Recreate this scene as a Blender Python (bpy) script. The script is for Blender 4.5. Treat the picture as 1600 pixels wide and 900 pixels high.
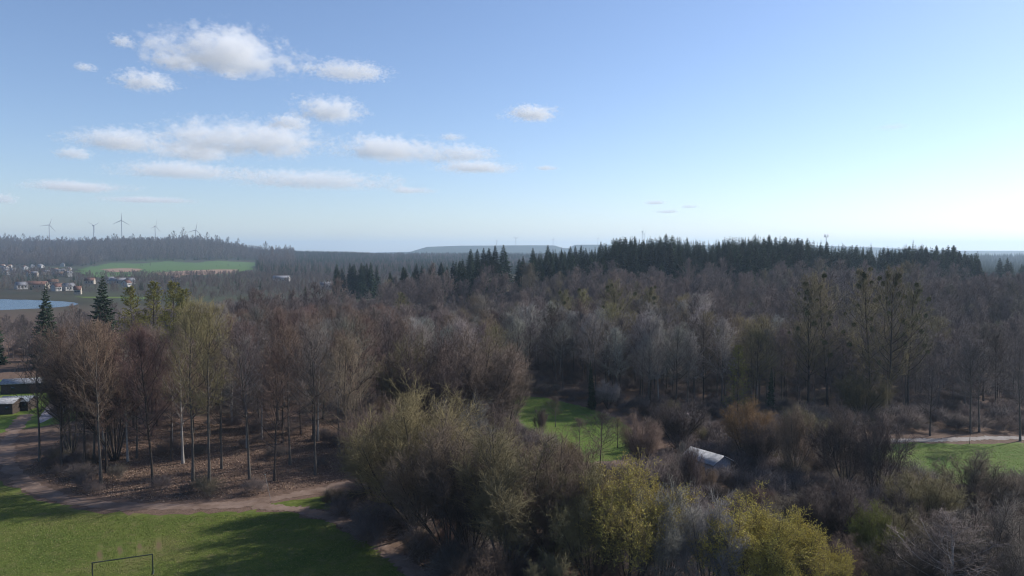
import bpy, math, random
import numpy as np
R = math.radians
scn = bpy.context.scene
for o in list(bpy.data.objects): bpy.data.objects.remove(o)
COL = scn.collection

# ------------------------------------------------------------------ camera, sky, sun, exposure
CAMZ, PITCH, FPX = 36.0, R(2.94), 1110.0          # drone height, downward pitch, focal length in photo pixels
cam = bpy.data.cameras.new('camera'); camo = bpy.data.objects.new('camera', cam); COL.objects.link(camo)
camo.location = (0, 0, CAMZ); camo.rotation_euler = (math.pi/2 - PITCH, 0, 0)
cam.sensor_width = 36; cam.lens = FPX/1600*36; cam.clip_start = 0.5; cam.clip_end = 80000
scn.camera = camo
SUN_AZ, SUN_EL = R(62), R(33)                      # azimuth to the right of the view, elevation
w = bpy.data.worlds.new('World'); scn.world = w; w.use_nodes = True
nt = w.node_tree; nt.nodes.clear()
sky = nt.nodes.new('ShaderNodeTexSky'); sky.sky_type = 'NISHITA'; sky.sun_disc = False
sky.sun_elevation = SUN_EL; sky.sun_rotation = SUN_AZ; sky.altitude = 250
sky.air_density = 1.0; sky.dust_density = 0.35; sky.ozone_density = 3.5
bg = nt.nodes.new('ShaderNodeBackground'); bg.inputs[1].default_value = 0.115
wo = nt.nodes.new('ShaderNodeOutputWorld')
tint = nt.nodes.new('ShaderNodeMix'); tint.data_type = 'RGBA'; tint.blend_type = 'MULTIPLY'; tint.inputs[0].default_value = 1; tint.inputs[7].default_value = (1.03, .98, 1.03, 1)   # cool white balance of the whole sky
nt.links.new(sky.outputs[0], tint.inputs[6]); nt.links.new(tint.outputs[2], bg.inputs[0]); nt.links.new(bg.outputs[0], wo.inputs[0])
sl = bpy.data.lights.new('sun', 'SUN'); sl.energy = 5.0; sl.angle = R(0.53); sl.color = (1, .95, .87)
so = bpy.data.objects.new('sun', sl); COL.objects.link(so)
sd = np.array([math.sin(SUN_AZ)*math.cos(SUN_EL), math.cos(SUN_AZ)*math.cos(SUN_EL), math.sin(SUN_EL)])
import mathutils
so.rotation_euler = mathutils.Vector(sd).to_track_quat('Z', 'Y').to_euler(); so.location = (60, 20, 90)
vs = scn.view_settings; vs.view_transform = 'Standard'; vs.look = 'None'; vs.exposure = 0.34; vs.gamma = 1; vs.use_curve_mapping = False
cy = scn.cycles
cy.max_bounces = 10; cy.diffuse_bounces = 2; cy.glossy_bounces = 2; cy.transmission_bounces = 2; cy.volume_bounces = 10; cy.transparent_max_bounces = 8
cy.use_denoising = True; cy.volume_step_rate = 0.35; cy.volume_max_steps = 256; cy.sample_clamp_indirect = 4; cy.filter_width = 1.1; cy.denoising_prefilter = 'ACCURATE'

rng = np.random.default_rng(11)
random.seed(5)

# ------------------------------------------------------------------ helpers: terrain, projection
def S(a, b, x): 
    t = np.clip((np.asarray(x, float) - a)/(b - a), 0, 1); return t*t*(3 - 2*t)
def px_of(x, y): return 800 + FPX*np.asarray(x, float)/np.maximum(y, 1.)
HX = [-900, -130, -81, -61, -12, 60, 100, 160, 225, 290, 330, 380, 900]
HZ = [0, 0, 1, 9, 15, 20, 24, 24, 20, 15.5, 9, 6, 3]
DY = [0, 240, 300, 350, 400, 430, 450, 480, 640, 1000]
DZ = [0, 0, .09, .25, .52, .78, .93, 1, 1, 0]
RP = [-4000, 0, 60, 100, 192, 240, 300, 340, 372, 405, 450, 530, 600, 700, 1000, 1500, 1600, 5000]
RZ = [58, 60, 54, 53, 61, 60, 60, 53, 38, 24, 25, 23, 17, 16, 15, 14, 14, 14]
FP = [-4000, 560, 640, 652, 668, 720, 830, 866, 880, 888, 898, 960, 1300, 1500, 5000]
FZ = [12, 14, 42, 72, 108, 122, 128, 126, 92, 90, 134, 136, 120, 60, 56]
def terrain(x, y):
    x = np.asarray(x, float); y = np.asarray(y, float)
    z = np.interp(x, HX, HZ)*np.interp(y, DY, DZ)
    p = px_of(x, y)
    front = y > 1
    r = np.interp(p, RP, RZ)*(0.10*S(1000, 1700, y) + 0.90*S(1650, 2550, y))*(1 - S(2800, 4200, y)*.8)
    lump = (np.sin(x/170. + y/310.)*np.sin(y/210. - x/420.) + .5*np.sin(x/71. + 1.3)*np.sin(y/83.))*3*S(1500, 2300, y)*(1 - S(2600, 3600, y))
    f = np.interp(p, FP, FZ)*.667*S(4700, 5900, y)
    z = z + np.where(front, r + lump + f, 0)
    # lake basin
    lk = S(1, 0, (((x + 462)/176.)**2 + ((y - 478)/79.)**2)**2)
    z = z - 2.2*np.clip(lk*2.0, 0, 1)
    return z
def project(x, y, z):
    c, s = math.cos(PITCH), math.sin(PITCH); dz = np.asarray(z, float) - CAMZ
    d = y*c - dz*s; v = y*s + dz*c
    return 800 + FPX*x/d, 450 - FPX*v/d
def ray(px, py):
    c, s = math.cos(PITCH), math.sin(PITCH); u = (px - 800)/FPX; v = (450 - py)/FPX
    return u, c + v*s, v*c - s
def at(px, py, z=None):
    dx, dy, dz = ray(px, py)
    if z is not None:
        t = (z - CAMZ)/dz; return np.array([dx*t, dy*t, z])
    t = 30.
    while t < 14000:
        if CAMZ + dz*t <= terrain(dx*t, dy*t): break
        t *= 1.004
    return np.array([dx*t, dy*t, float(terrain(dx*t, dy*t))])
def top_h(P, py):                                  # height of a thing standing at P whose top shows at row py
    dx, dy, dz = ray(800, py); return CAMZ + dz/dy*P[1] - P[2]
def inpoly(px, py, poly):
    px = np.asarray(px, float); py = np.asarray(py, float); r = np.zeros(px.shape, bool); n = len(poly)
    for i in range(n):
        x0, y0 = poly[i]; x1, y1 = poly[(i+1) % n]
        c = ((y0 > py) != (y1 > py)) & (px < (x1 - x0)*(py - y0)/((y1 - y0) or 1e-9) + x0); r ^= c
    return r

# ------------------------------------------------------------------ helpers: materials
def mat(name, col=(.2, .2, .2), rough=.85, spec=.25, metal=0):
    m = bpy.data.materials.new(name); m.use_nodes = True; b = m.node_tree.nodes['Principled BSDF']
    b.inputs['Base Color'].default_value = (*col, 1); b.inputs['Roughness'].default_value = rough
    b.inputs['Specular IOR Level'].default_value = spec; b.inputs['Metallic'].default_value = metal
    return m, m.node_tree, b
def N(t, ty, **k):
    n = t.nodes.new(ty)
    for a, v in k.items(): setattr(n, a, v)
    return n
def noise(t, vec, scale, detail=4, rough=.55):
    n = N(t, 'ShaderNodeTexNoise'); n.inputs['Scale'].default_value = scale; n.inputs['Detail'].default_value = detail; n.inputs['Roughness'].default_value = rough
    if vec is not None: t.links.new(vec, n.inputs['Vector'])
    return n.outputs['Fac']
def ramp(t, fac, stops):
    r = N(t, 'ShaderNodeValToRGB'); e = r.color_ramp.elements
    while len(e) > 1: e.remove(e[0])
    e[0].position = stops[0][0]; e[0].color = (*stops[0][1], 1)
    for p, c in stops[1:]: q = e.new(p); q.color = (*c, 1)
    t.links.new(fac, r.inputs[0]); return r.outputs[0]
def mixc(t, fac, a, b, mode='MIX'):
    m = N(t, 'ShaderNodeMix', data_type='RGBA', blend_type=mode)
    if isinstance(fac, (int, float)): m.inputs[0].default_value = fac
    else: t.links.new(fac, m.inputs[0])
    for s, i in ((a, 6), (b, 7)):
        if isinstance(s, tuple): m.inputs[i].default_value = (*s, 1)
        else: t.links.new(s, m.inputs[i])
    return m.outputs[2]
def mth(t, op, a, b=None, clamp=False):
    m = N(t, 'ShaderNodeMath', operation=op, use_clamp=clamp)
    for s, i in ((a, 0), (b, 1)):
        if s is None: continue
        if isinstance(s, (int, float)): m.inputs[i].default_value = s
        else: t.links.new(s, m.inputs[i])
    return m.outputs[0]
def bump(t, b, h, strength, dist):
    n = N(t, 'ShaderNodeBump'); n.inputs['Strength'].default_value = strength; n.inputs['Distance'].default_value = dist
    t.links.new(h, n.inputs['Height']); t.links.new(n.outputs[0], b.inputs['Normal'])
def pos(t): return N(t, 'ShaderNodeNewGeometry').outputs['Position']

# ------------------------------------------------------------------ helpers: meshes
class MB:
    def __init__(s): s.v = []; s.f3 = []; s.f4 = []; s.n = 0
    def add(s, v, f):
        v = np.asarray(v, np.float32).reshape(-1, 3); f = np.asarray(f, np.int64)
        (s.f3 if f.shape[1] == 3 else s.f4).append(f + s.n); s.v.append(v); s.n += len(v)
    def box(s, c, h, rz=0):
        c = np.array(c, float); h = np.array(h, float)
        v = np.array([[i, j, k] for i in (-1, 1) for j in (-1, 1) for k in (-1, 1)], float)*h
        ca, sa = math.cos(rz), math.sin(rz); v = np.stack([v[:, 0]*ca - v[:, 1]*sa, v[:, 0]*sa + v[:, 1]*ca, v[:, 2]], 1)
        s.add(v + c, [[0, 1, 3, 2], [4, 6, 7, 5], [0, 4, 5, 1], [2, 3, 7, 6], [0, 2, 6, 4], [1, 5, 7, 3]])
    def mesh(s, name, m, smooth=False):
        me = bpy.data.meshes.new(name); v = np.concatenate(s.v); me.vertices.add(len(v)); me.vertices.foreach_set('co', v.ravel())
        f3 = np.concatenate(s.f3) if s.f3 else np.zeros((0, 3), int); f4 = np.concatenate(s.f4) if s.f4 else np.zeros((0, 4), int)
        li = np.concatenate([f3.ravel(), f4.ravel()]).astype(np.int32)
        me.loops.add(len(li)); me.loops.foreach_set('vertex_index', li)
        st = np.concatenate([np.arange(len(f3))*3, len(f3)*3 + np.arange(len(f4))*4]).astype(np.int32)
        me.polygons.add(len(st)); me.polygons.foreach_set('loop_start', st)
        me.polygons.foreach_set('loop_total', np.concatenate([np.full(len(f3), 3), np.full(len(f4), 4)]).astype(np.int32))
        if smooth: me.polygons.foreach_set('use_smooth', np.ones(len(st), bool))
        if m: me.materials.append(m)
        me.update(calc_edges=True); me.validate(); return me
def unit(a): return a/np.maximum(np.linalg.norm(a, axis=-1, keepdims=True), 1e-9)
def frame(t):
    ref = np.where(np.abs(t[..., 2:3]) > .9, np.array([1., 0, 0]), np.array([0, 0, 1.]))
    u = unit(np.cross(t, ref)); return u, np.cross(t, u)
def tube(B, P, r, m):
    P = np.asarray(P, float); n, K, _ = P.shape
    t = unit(P[:, -1] - P[:, 0])[:, None, :]; u, v = frame(t)
    a = np.arange(m)*2*math.pi/m
    ring = (np.cos(a)[:, None]*u[:, :, None, :] + np.sin(a)[:, None]*v[:, :, None, :])      # n,1,m,3
    V = P[:, :, None, :] + ring*np.asarray(r)[:, :, None, None]
    i = np.arange(n)[:, None, None]*K*m + np.arange(K-1)[None, :, None]*m + np.arange(m)[None, None, :]
    j = np.arange(n)[:, None, None]*K*m + np.arange(K-1)[None, :, None]*m + ((np.arange(m)+1) % m)[None, None, :]
    B.add(V.reshape(-1, 3), np.stack([i, j, j + m, i + m], -1).reshape(-1, 4))
def spikes(B, P0, P1, r):
    n = len(P0); t = unit(P1 - P0); u, v = frame(t); r = np.broadcast_to(np.asarray(r, float), (n,))[:, None]
    V = np.stack([P0 + u*r, P0 + (-.5*u + .87*v)*r, P0 + (-.5*u - .87*v)*r, P1], 1)
    b = np.arange(n)[:, None]*4
    B.add(V.reshape(-1, 3), np.concatenate([b + [0, 1, 3], b + [1, 2, 3], b + [2, 0, 3]], 0))
def leafs(B, C, d, L, W, g):                       # small rhombic leaf faces at C pointing along d
    n = len(C); d = unit(d); u, v = frame(d); a = g.uniform(0, 6.28, n)[:, None]; s = u*np.cos(a) + v*np.sin(a)
    L = np.broadcast_to(L, (n,))[:, None]; W = np.broadcast_to(W, (n,))[:, None]
    V = np.stack([C, C + d*L*.5 + s*W, C + d*L, C + d*L*.5 - s*W], 1); b = np.arange(n)[:, None]*4
    B.add(V.reshape(-1, 3), b + [0, 1, 2, 3])
def sample(P, t):                                  # point and tangent at parameter t (N,) of polylines P (N,K,3)
    K = P.shape[1]; x = np.clip(t, 0, .9999)*(K - 1); i = x.astype(int); f = (x - i)[:, None]; k = np.arange(len(P))
    a, b = P[k, i], P[k, i+1]; return a + (b - a)*f, unit(b - a)
def grow(g, par, n, t0, t1, ang, asd, L, up, K, wob=.12):
    N0 = len(par); idx = np.repeat(np.arange(N0), n); k = np.tile(np.arange(n), N0)
    t = t0 + (t1 - t0)*(k + g.uniform(0, 1, N0*n))/n
    p, d = sample(par[idx], t); u, v = frame(d)
    ph = k*2.4 + np.repeat(g.uniform(0, 6.28, N0), n) + g.normal(0, .5, N0*n)
    an = (ang(t) if callable(ang) else ang) + g.normal(0, asd, N0*n)
    d = d*np.cos(an)[:, None] + (u*np.cos(ph)[:, None] + v*np.sin(ph)[:, None])*np.sin(an)[:, None]
    ln = L(t, idx)*g.uniform(.75, 1.2, N0*n); pts = [p]
    for _ in range(K - 1):
        p = p + d*(ln/(K - 1))[:, None]; pts.append(p)
        d = unit(d + np.array([0, 0, up]) + g.normal(0, wob, d.shape))
    return np.stack(pts, 1), idx, t, ln

# ------------------------------------------------------------------ tagging
def tag(o, label=None, cat=None, group=None, kind=None):
    for k, v in (('label', label), ('category', cat), ('group', group), ('kind', kind)):
        if v: o[k] = v
    return o
def obj(name, data, parent=None, loc=None):
    o = bpy.data.objects.new(name, data); COL.objects.link(o)
    if parent: o.parent = parent
    if loc is not None: o.location = tuple(map(float, loc))
    return o

# ------------------------------------------------------------------ ground sheet
gm, t, b = mat('forest_floor', rough=.95, spec=.1)
p = pos(t)
n1 = noise(t, p, .045, 5); n2 = noise(t, p, .9, 6, .65); n3 = noise(t, p, 5, 4, .7)
c = ramp(t, n1, [(.3, (.060, .040, .029)), (.5, (.092, .060, .043)), (.7, (.062, .052, .031))])
c = mixc(t, ramp(t, n2, [(.40, (0, 0, 0)), (.62, (1, 1, 1))]), c, (.135, .090, .069))
c = mixc(t, ramp(t, n3, [(.45, (0, 0, 0)), (.75, (1, 1, 1))]), c, (.215, .145, .112))
# far land: woods and meadow tones by place
sep = N(t, 'ShaderNodeSeparateXYZ'); t.links.new(p, sep.inputs[0])
far = mth(t, 'MULTIPLY', mth(t, 'SUBTRACT', sep.outputs[1], 300), 1/200., True)
nf = noise(t, p, .0045, 6, .6)
fc = ramp(t, nf, [(.35, (.030, .040, .024)), (.48, (.050, .045, .034)), (.56, (.052, .052, .034)), (.70, (.06, .085, .035))])
c = mixc(t, far, c, fc)
ff = mth(t, 'MULTIPLY', mth(t, 'SUBTRACT', sep.outputs[1], 2900), 1/600., True)
c = mixc(t, ff, c, ramp(t, noise(t, p, .004, 5), [(.35, (.028, .038, .024)), (.65, (.045, .050, .032))]))
t.links.new(c, b.inputs['Base Color']); bump(t, b, n3, .6, .12)
th = np.concatenate([np.arange(-46, 46, .16), np.arange(46, 314, 4.)])*math.pi/180
rr = np.concatenate([[.01], np.geomspace(25, 15500, 250)])
T, RR = np.meshgrid(th, rr); gx = RR*np.sin(T); gy = RR*np.cos(T); gz = terrain(gx, gy)
na = len(th); B = MB(); i = np.arange(len(rr)-1)[:, None]*na + np.arange(na)[None]; j = np.arange(len(rr)-1)[:, None]*na + ((np.arange(na)+1) % na)[None]
B.add(np.stack([gx, gy, gz], -1).reshape(-1, 3), np.stack([i, i + na, j + na, j], -1).reshape(-1, 4))
tag(obj('ground', B.mesh('ground', gm, True)), kind='structure')

# grass, path, field sheets laid over it -------------------------------------------------
def sheet(name, pxpoly, m, lift=.02, jit=.25, step=1.2, kind='structure', world=None):
    P = np.array([at(*q)[:2] for q in pxpoly]) if world is None else np.array(world, float); out = []
    for a, c in zip(P, np.roll(P, -1, 0)):
        k = max(1, int(np.linalg.norm(c - a)/step)); out += [a + (c - a)*f for f in np.arange(k)/k]
    out = np.array(out) + rng.normal(0, jit, (len(out), 2))*1.0
    import bmesh
    bm = bmesh.new(); vs = [bm.verts.new((x, y, 0)) for x, y in out]; bm.faces.new(vs)
    bmesh.ops.triangulate(bm, faces=bm.faces[:])
    if lift > .1:                                  # a far sheet follows the slope
        for _ in range(4): bmesh.ops.subdivide_edges(bm, edges=[e for e in bm.edges if e.calc_length() > 45], cuts=1); bmesh.ops.triangulate(bm, faces=bm.faces[:])
    for v in bm.verts: v.co.z = float(terrain(v.co.x, v.co.y)) + lift
    bmesh.ops.recalc_face_normals(bm, faces=bm.faces[:])
    if sum(f.normal.z for f in bm.faces) < 0: bmesh.ops.reverse_faces(bm, faces=bm.faces[:])
    me = bpy.data.meshes.new(name); bm.to_mesh(me); bm.free(); me.materials.append(m)
    return tag(obj(name, me), kind=kind)
def grass_mat(name, a, bcol, dry, spots=()):
    m, t, b = mat(name, rough=.9, spec=.15); p = pos(t)
    n1 = noise(t, p, .10, 5, .6); n2 = noise(t, p, 1.3, 5, .7); n3 = noise(t, p, 9, 3, .7)
    c = ramp(t, n1, [(.32, a), (.52, bcol), (.72, dry)])
    c = mixc(t, ramp(t, n2, [(.35, (.55, .55, .55)), (.7, (1.25, 1.25, 1.2))]), c, c) if False else mixc(t, .75, c, ramp(t, n2, [(.3, (.45, .45, .45)), (.5, (.8, .8, .8)), (.72, (1, 1, .95))]), 'MULTIPLY')
    c = mixc(t, .5, c, ramp(t, n3, [(.3, (.5, .5, .5)), (.7, (1, 1, 1))]), 'MULTIPLY')
    nw_ = noise(t, p, .55, 6, .7); c = mixc(t, ramp(t, nw_, [(.52, (0, 0, 0)), (.72, (.65, .65, .65))]), c, (.19, .15, .075))
    for (sx, sy, rx, ry) in spots:                 # worn bare soil
        v = N(t, 'ShaderNodeVectorMath', operation='SUBTRACT'); t.links.new(p, v.inputs[0]); v.inputs[1].default_value = (sx, sy, 0)
        vr = N(t, 'ShaderNodeVectorRotate', rotation_type='Z_AXIS'); t.links.new(v.outputs[0], vr.inputs['Vector']); vr.inputs['Angle'].default_value = -math.atan2(-sx, sy)
        v2 = N(t, 'ShaderNodeVectorMath', operation='MULTIPLY'); t.links.new(vr.outputs[0], v2.inputs[0]); v2.inputs[1].default_value = (1/rx, 1/ry, 0)
        ln = N(t, 'ShaderNodeVectorMath', operation='LENGTH'); t.links.new(v2.outputs[0], ln.inputs[0])
        k = mth(t, 'SUBTRACT', mth(t, 'ADD', 1.25, mth(t, 'MULTIPLY', mth(t, 'SUBTRACT', n2, .5), 2.6)), ln.outputs['Value'])
        c = mixc(t, mth(t, 'MULTIPLY', mth(t, 'MULTIPLY', k, 1.2, True), .75), c, (.135, .085, .055))
    t.links.new(c, b.inputs['Base Color']); bump(t, b, n3, .8, .08); return m
spots = []
for (q, rx, ry) in (((156, 868), .34, 1.5), ((187, 861), .30, 1.4), ((218, 856), .26, 1.2), ((248, 853), .28, 1.6)):
    P = at(*q); spots.append((P[0], P[1], rx, ry))
G1 = grass_mat('lawn_grass', (.095, .132, .024), (.125, .156, .030), (.175, .165, .055), spots)
G2 = grass_mat('meadow_grass', (.100, .172, .025), (.130, .195, .030), (.16, .185, .045))
def path_mat(name, a, bcol):
    m, t, b = mat(name, rough=.95, spec=.1); p = pos(t); n1 = noise(t, p, .35, 5, .65); n2 = noise(t, p, 4, 5, .7)
    c = ramp(t, n1, [(.3, a), (.7, bcol)]); c = mixc(t, .5, c, ramp(t, n2, [(.3, (.6, .58, .55)), (.7, (1, 1, 1))]), 'MULTIPLY')
    t.links.new(c, b.inputs['Base Color']); bump(t, b, n2, .5, .05); return m
PM = path_mat('dirt_path', (.14, .095, .072), (.26, .19, .155)); PM2 = path_mat('gravel_path', (.24, .21, .19), (.36, .33, .31))
sheet('lawn', [(-260, 760), (-60, 742), (0, 752), (60, 783), (130, 800), (250, 806), (330, 802), (420, 800), (470, 804), (530, 824), (580, 852), (615, 880), (650, 912), (720, 1000), (-400, 1000), (-400, 800)], G1, .02, .45)
sheet('grass_verge', [(385, 791), (440, 786), (505, 776), (520, 783), (516, 797), (470, 795), (430, 794)], G1, .024)
def strip(name, pts, width, m, lift, jit=.22):   # an uneven track along a centre line
    C = np.array([at(*q)[:2] for q in pts]); u = np.linspace(0, len(C) - 1, 160); P = np.stack([np.interp(u, np.arange(len(C)), C[:, k]) for k in (0, 1)], 1)
    for _ in range(6): P[1:-1] = (P[:-2] + P[1:-1]*2 + P[2:])/4
    d = np.gradient(P, axis=0); nrm = unit(np.stack([-d[:, 1], d[:, 0]], 1)); n = len(P); W = width/2*(1 + .13*np.sin(np.arange(n)*.21) + .08*np.sin(np.arange(n)*.53))
    A1 = P + nrm*(W + rng.normal(0, jit, n))[:, None]; A2 = P - nrm*(W + rng.normal(0, jit, n))[:, None]; B = MB(); z = np.full((n, 1), lift)
    B.add(np.concatenate([np.hstack([A1, z]), np.hstack([P, z + .012]), np.hstack([A2, z])]), [[o + k, o + n + k, o + n + k + 1, o + k + 1] for o in (0, n) for k in range(n - 1)])
    return tag(obj(name, B.mesh(name, m)), kind='structure')
strip('dirt_path', [(42, 648), (22, 672), (8, 698), (12, 728), (42, 760), (100, 782), (180, 792), (280, 794), (380, 788), (460, 775), (552, 755)], 2.5, PM, .03)
strip('dirt_path', [(396, 791), (470, 797), (530, 814), (580, 842), (622, 874), (664, 908), (720, 960)], 2.2, PM, .036)
sheet('clearing', [(806, 618), (850, 622), (905, 634), (950, 648), (990, 672), (985, 704), (955, 728), (905, 722), (860, 700), (822, 672), (795, 640)], G2, .02)
sheet('meadow', [(1335, 700), (1420, 692), (1500, 694), (1600, 692), (1800, 700), (1800, 790), (1560, 762), (1440, 752), (1350, 735)], G2, .02)
strip('gravel_path', [(1340, 694), (1400, 689), (1470, 688), (1540, 685), (1720, 686)], 2.4, PM2, .03)
sheet('bare_earth', [(890, 735), (930, 722), (985, 718), (1050, 720), (1062, 727), (1000, 740), (940, 748)], path_mat('bare_earth', (.13, .09, .07), (.22, .16, .13)), .026)
sheet('camp_lawn', [(-200, 650), (-60, 600), (30, 592), (90, 588), (180, 585), (230, 592), (205, 625), (130, 655), (60, 668), (20, 672), (-10, 680), (-60, 720), (-200, 760)], G2, .02)
sheet('camp_road', [(60, 655), (84, 620), (98, 600), (118, 596), (128, 610), (120, 632), (90, 650), (64, 662)], path_mat('camp_road', (.30, .26, .26), (.38, .34, .34)), .026, .1)
sheet('glade', [(1128, 480), (1150, 473), (1180, 474), (1192, 479), (1165, 484), (1140, 486)], G2, .25, .4, 3)
# fields far off, below the ridge
FG = grass_mat('far_field', (.075, .15, .035), (.09, .17, .04), (.10, .17, .05)); FB = path_mat('ploughed_field', (.26, .17, .12), (.32, .21, .15))
sheet('green_field', [(120, 427), (126, 420), (150, 416), (168, 411.5), (215, 412.5), (262, 408.5), (300, 411), (338, 407.5), (378, 410), (404, 410.5), (396, 417), (402, 421), (372, 424), (384, 430), (300, 431), (252, 434.5), (205, 432), (150, 435), (138, 430)], FG, .5, 6, 12)
sheet('ploughed_field', [(163, 421), (200, 419.5), (222, 421), (215, 425), (190, 426.5), (165, 425)], FB, 1.0, 5, 12)
sheet('ploughed_field', [(235, 428), (290, 424), (340, 422), (372, 422), (368, 427), (330, 430), (250, 432.5)], FB, 1.0, 5, 12)
# lake
wm, t, b = mat('lake_water', (.018, .045, .075), .22, .5); bump(t, b, noise(t, pos(t), .5, 4), .6, .5)
a = np.linspace(0, 2*math.pi, 90, endpoint=False)
lw = np.stack([-462 + 172*np.cos(a), 478 + 77*np.sin(a)], 1); B = MB()
V = np.concatenate([[[-462, 478]], lw]); B.add(np.concatenate([V, np.full((91, 1), -.7)], 1), [[0, 1 + k, 1 + (k+1) % 90] for k in range(90)])
tag(obj('lake', B.mesh('lake', wm)), kind='structure')
sheet('lake_shore', None, G2, .10, .5, 8, world=[(-330, 549), (-300, 545), (-262, 530), (-255, 545), (-290, 562), (-350, 566)])

# fallen leaves on the wood floor, grass blades on the lawns
def litter(name, polys, n, L, W, up, cols, label, cat, holes=()):
    g = np.random.default_rng(5 + n); out = []
    for poly in polys:
        Q = np.array([at(*q)[:2] for q in poly]); lo, hi = Q.min(0), Q.max(0); c = g.uniform(lo, hi, (int(n*3), 2)); k = inpoly(c[:, 0], c[:, 1], Q)
        for hp_ in holes: k &= ~inpoly(c[:, 0], c[:, 1], np.array([at(*q)[:2] for q in hp_]))
        out.append(c[k][:n])
    c = np.concatenate(out); C = np.concatenate([c, np.full((len(c), 1), .035)], 1); d = g.normal(0, 1, C.shape); d[:, 2] = np.abs(d[:, 2])*.25 + up
    B = MB(); leafs(B, C, d, g.uniform(*L, len(C)), g.uniform(*W, len(C)), g)
    m, t, b = mat(name, rough=.85, spec=.15); ge = N(t, 'ShaderNodeNewGeometry'); t.links.new(ramp(t, ge.outputs['Random Per Island'], cols), b.inputs['Base Color'])
    return tag(obj(name, B.mesh(name, m)), label, cat, kind='stuff')
litter('fallen_leaves', [[(40, 735), (90, 690), (200, 660), (570, 655), (575, 745), (470, 764), (380, 778), (250, 785), (120, 775)]], 60000, (.10, .22), (.05, .10), .12, [(0, (.09, .058, .042)), (.4, (.17, .112, .082)), (.75, (.25, .17, .125)), (1, (.33, .25, .19))], 'brown fallen leaves strewn over the floor of the left wood', 'leaves')
LAWN = [(-100, 770), (0, 765), (60, 788), (130, 804), (250, 809), (330, 806), (420, 803), (470, 807), (530, 828), (580, 857), (615, 886), (650, 925), (-200, 925)]
litter('grass', [LAWN], 70000, (.08, .17), (.02, .04), .4, [(0, (.085, .12, .022)), (.5, (.13, .165, .033)), (.85, (.175, .18, .055)), (1, (.24, .20, .10))], 'short green grass of the lawn with the goal', 'grass', [[(x - 5, y - 13), (x + 4, y - 15), (x + 6, y + 10), (x - 4, y + 14)] for x, y in ((156, 868), (187, 861), (218, 856), (248, 853))])
litter('grass', [[(806, 622), (850, 625), (905, 637), (950, 651), (986, 674), (980, 702), (955, 725), (905, 719), (860, 697), (825, 670), (800, 642)], [(1345, 702), (1420, 695), (1500, 696), (1640, 695), (1640, 775), (1560, 760), (1440, 750), (1355, 733)]], 26000, (.06, .13), (.02, .04), .3, [(0, (.10, .165, .025)), (.6, (.15, .215, .034)), (1, (.21, .22, .07))], 'fresh green grass of the clearing and the right meadow', 'grass')

# ------------------------------------------------------------------ tree materials
def bark_mat(name, col, var=.35):
    m, t, b = mat(name, col, .9, .15); tc = N(t, 'ShaderNodeTexCoord').outputs['Object']; n = noise(t, tc, 6, 4, .65)
    c = mixc(t, 1., (col[0], col[1], col[2]), ramp(t, n, [(.3, (1-var,)*3), (.7, (1+var,)*3)]), 'MULTIPLY')
    t.links.new(c, b.inputs['Base Color']); return m
def twig_mat(name, own):                           # own: colour from the object (single trees); else a spread of tones by chance
    m, t, b = mat(name, (.15, .11, .10), .85, .15); oi = N(t, 'ShaderNodeObjectInfo')
    if own is True: c = oi.outputs['Color']
    else:
        nz = noise(t, oi.outputs['Location'], .022, 3); nz = mth(t, 'MULTIPLY', mth(t, 'SUBTRACT', nz, .32), 2.6, True)
        c = ramp(t, mth(t, 'ADD', mth(t, 'MULTIPLY', oi.outputs['Random'], .45), mth(t, 'MULTIPLY', nz, .55)), own)
    n = noise(t, N(t, 'ShaderNodeTexCoord').outputs['Object'], .8, 3)
    c = mixc(t, 1., c, ramp(t, n, [(.3, (.70,)*3), (.7, (1.25,)*3)]), 'MULTIPLY')
    t.links.new(c, b.inputs['Base Color']); return m
BARK = bark_mat('bark_brown', (.075, .060, .050)); BARKG = bark_mat('bark_grey', (.10, .088, .077)); BARKW = bark_mat('bark_pale', (.28, .26, .24)); BARKD = bark_mat('bark_dark', (.05, .041, .035))
TW = twig_mat('twigs', True)
MASS = [(0, (.085, .067, .064)), (.2, (.165, .125, .112)), (.4, (.125, .108, .108)), (.55, (.19, .148, .130)), (.7, (.100, .089, .088)), (.85, (.185, .158, .100)), (1, (.25, .23, .215))]
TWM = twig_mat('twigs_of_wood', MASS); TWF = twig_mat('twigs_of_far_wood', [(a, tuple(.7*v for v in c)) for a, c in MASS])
LEAFY = twig_mat('young_leaves', True); 
NEEDLE = twig_mat('needles', True)
NEEDM = twig_mat('needles_of_wood', [(0, (.034, .056, .034)), (.5, (.046, .070, .042)), (1, (.062, .085, .044))])
MIST, _, _ = mat('mistletoe', (.085, .090, .036), .8)

def radii(r0, r1, K): return r0[:, None]*(1 - np.linspace(0, 1, K)) + r1[:, None]*np.linspace(0, 1, K)
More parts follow.
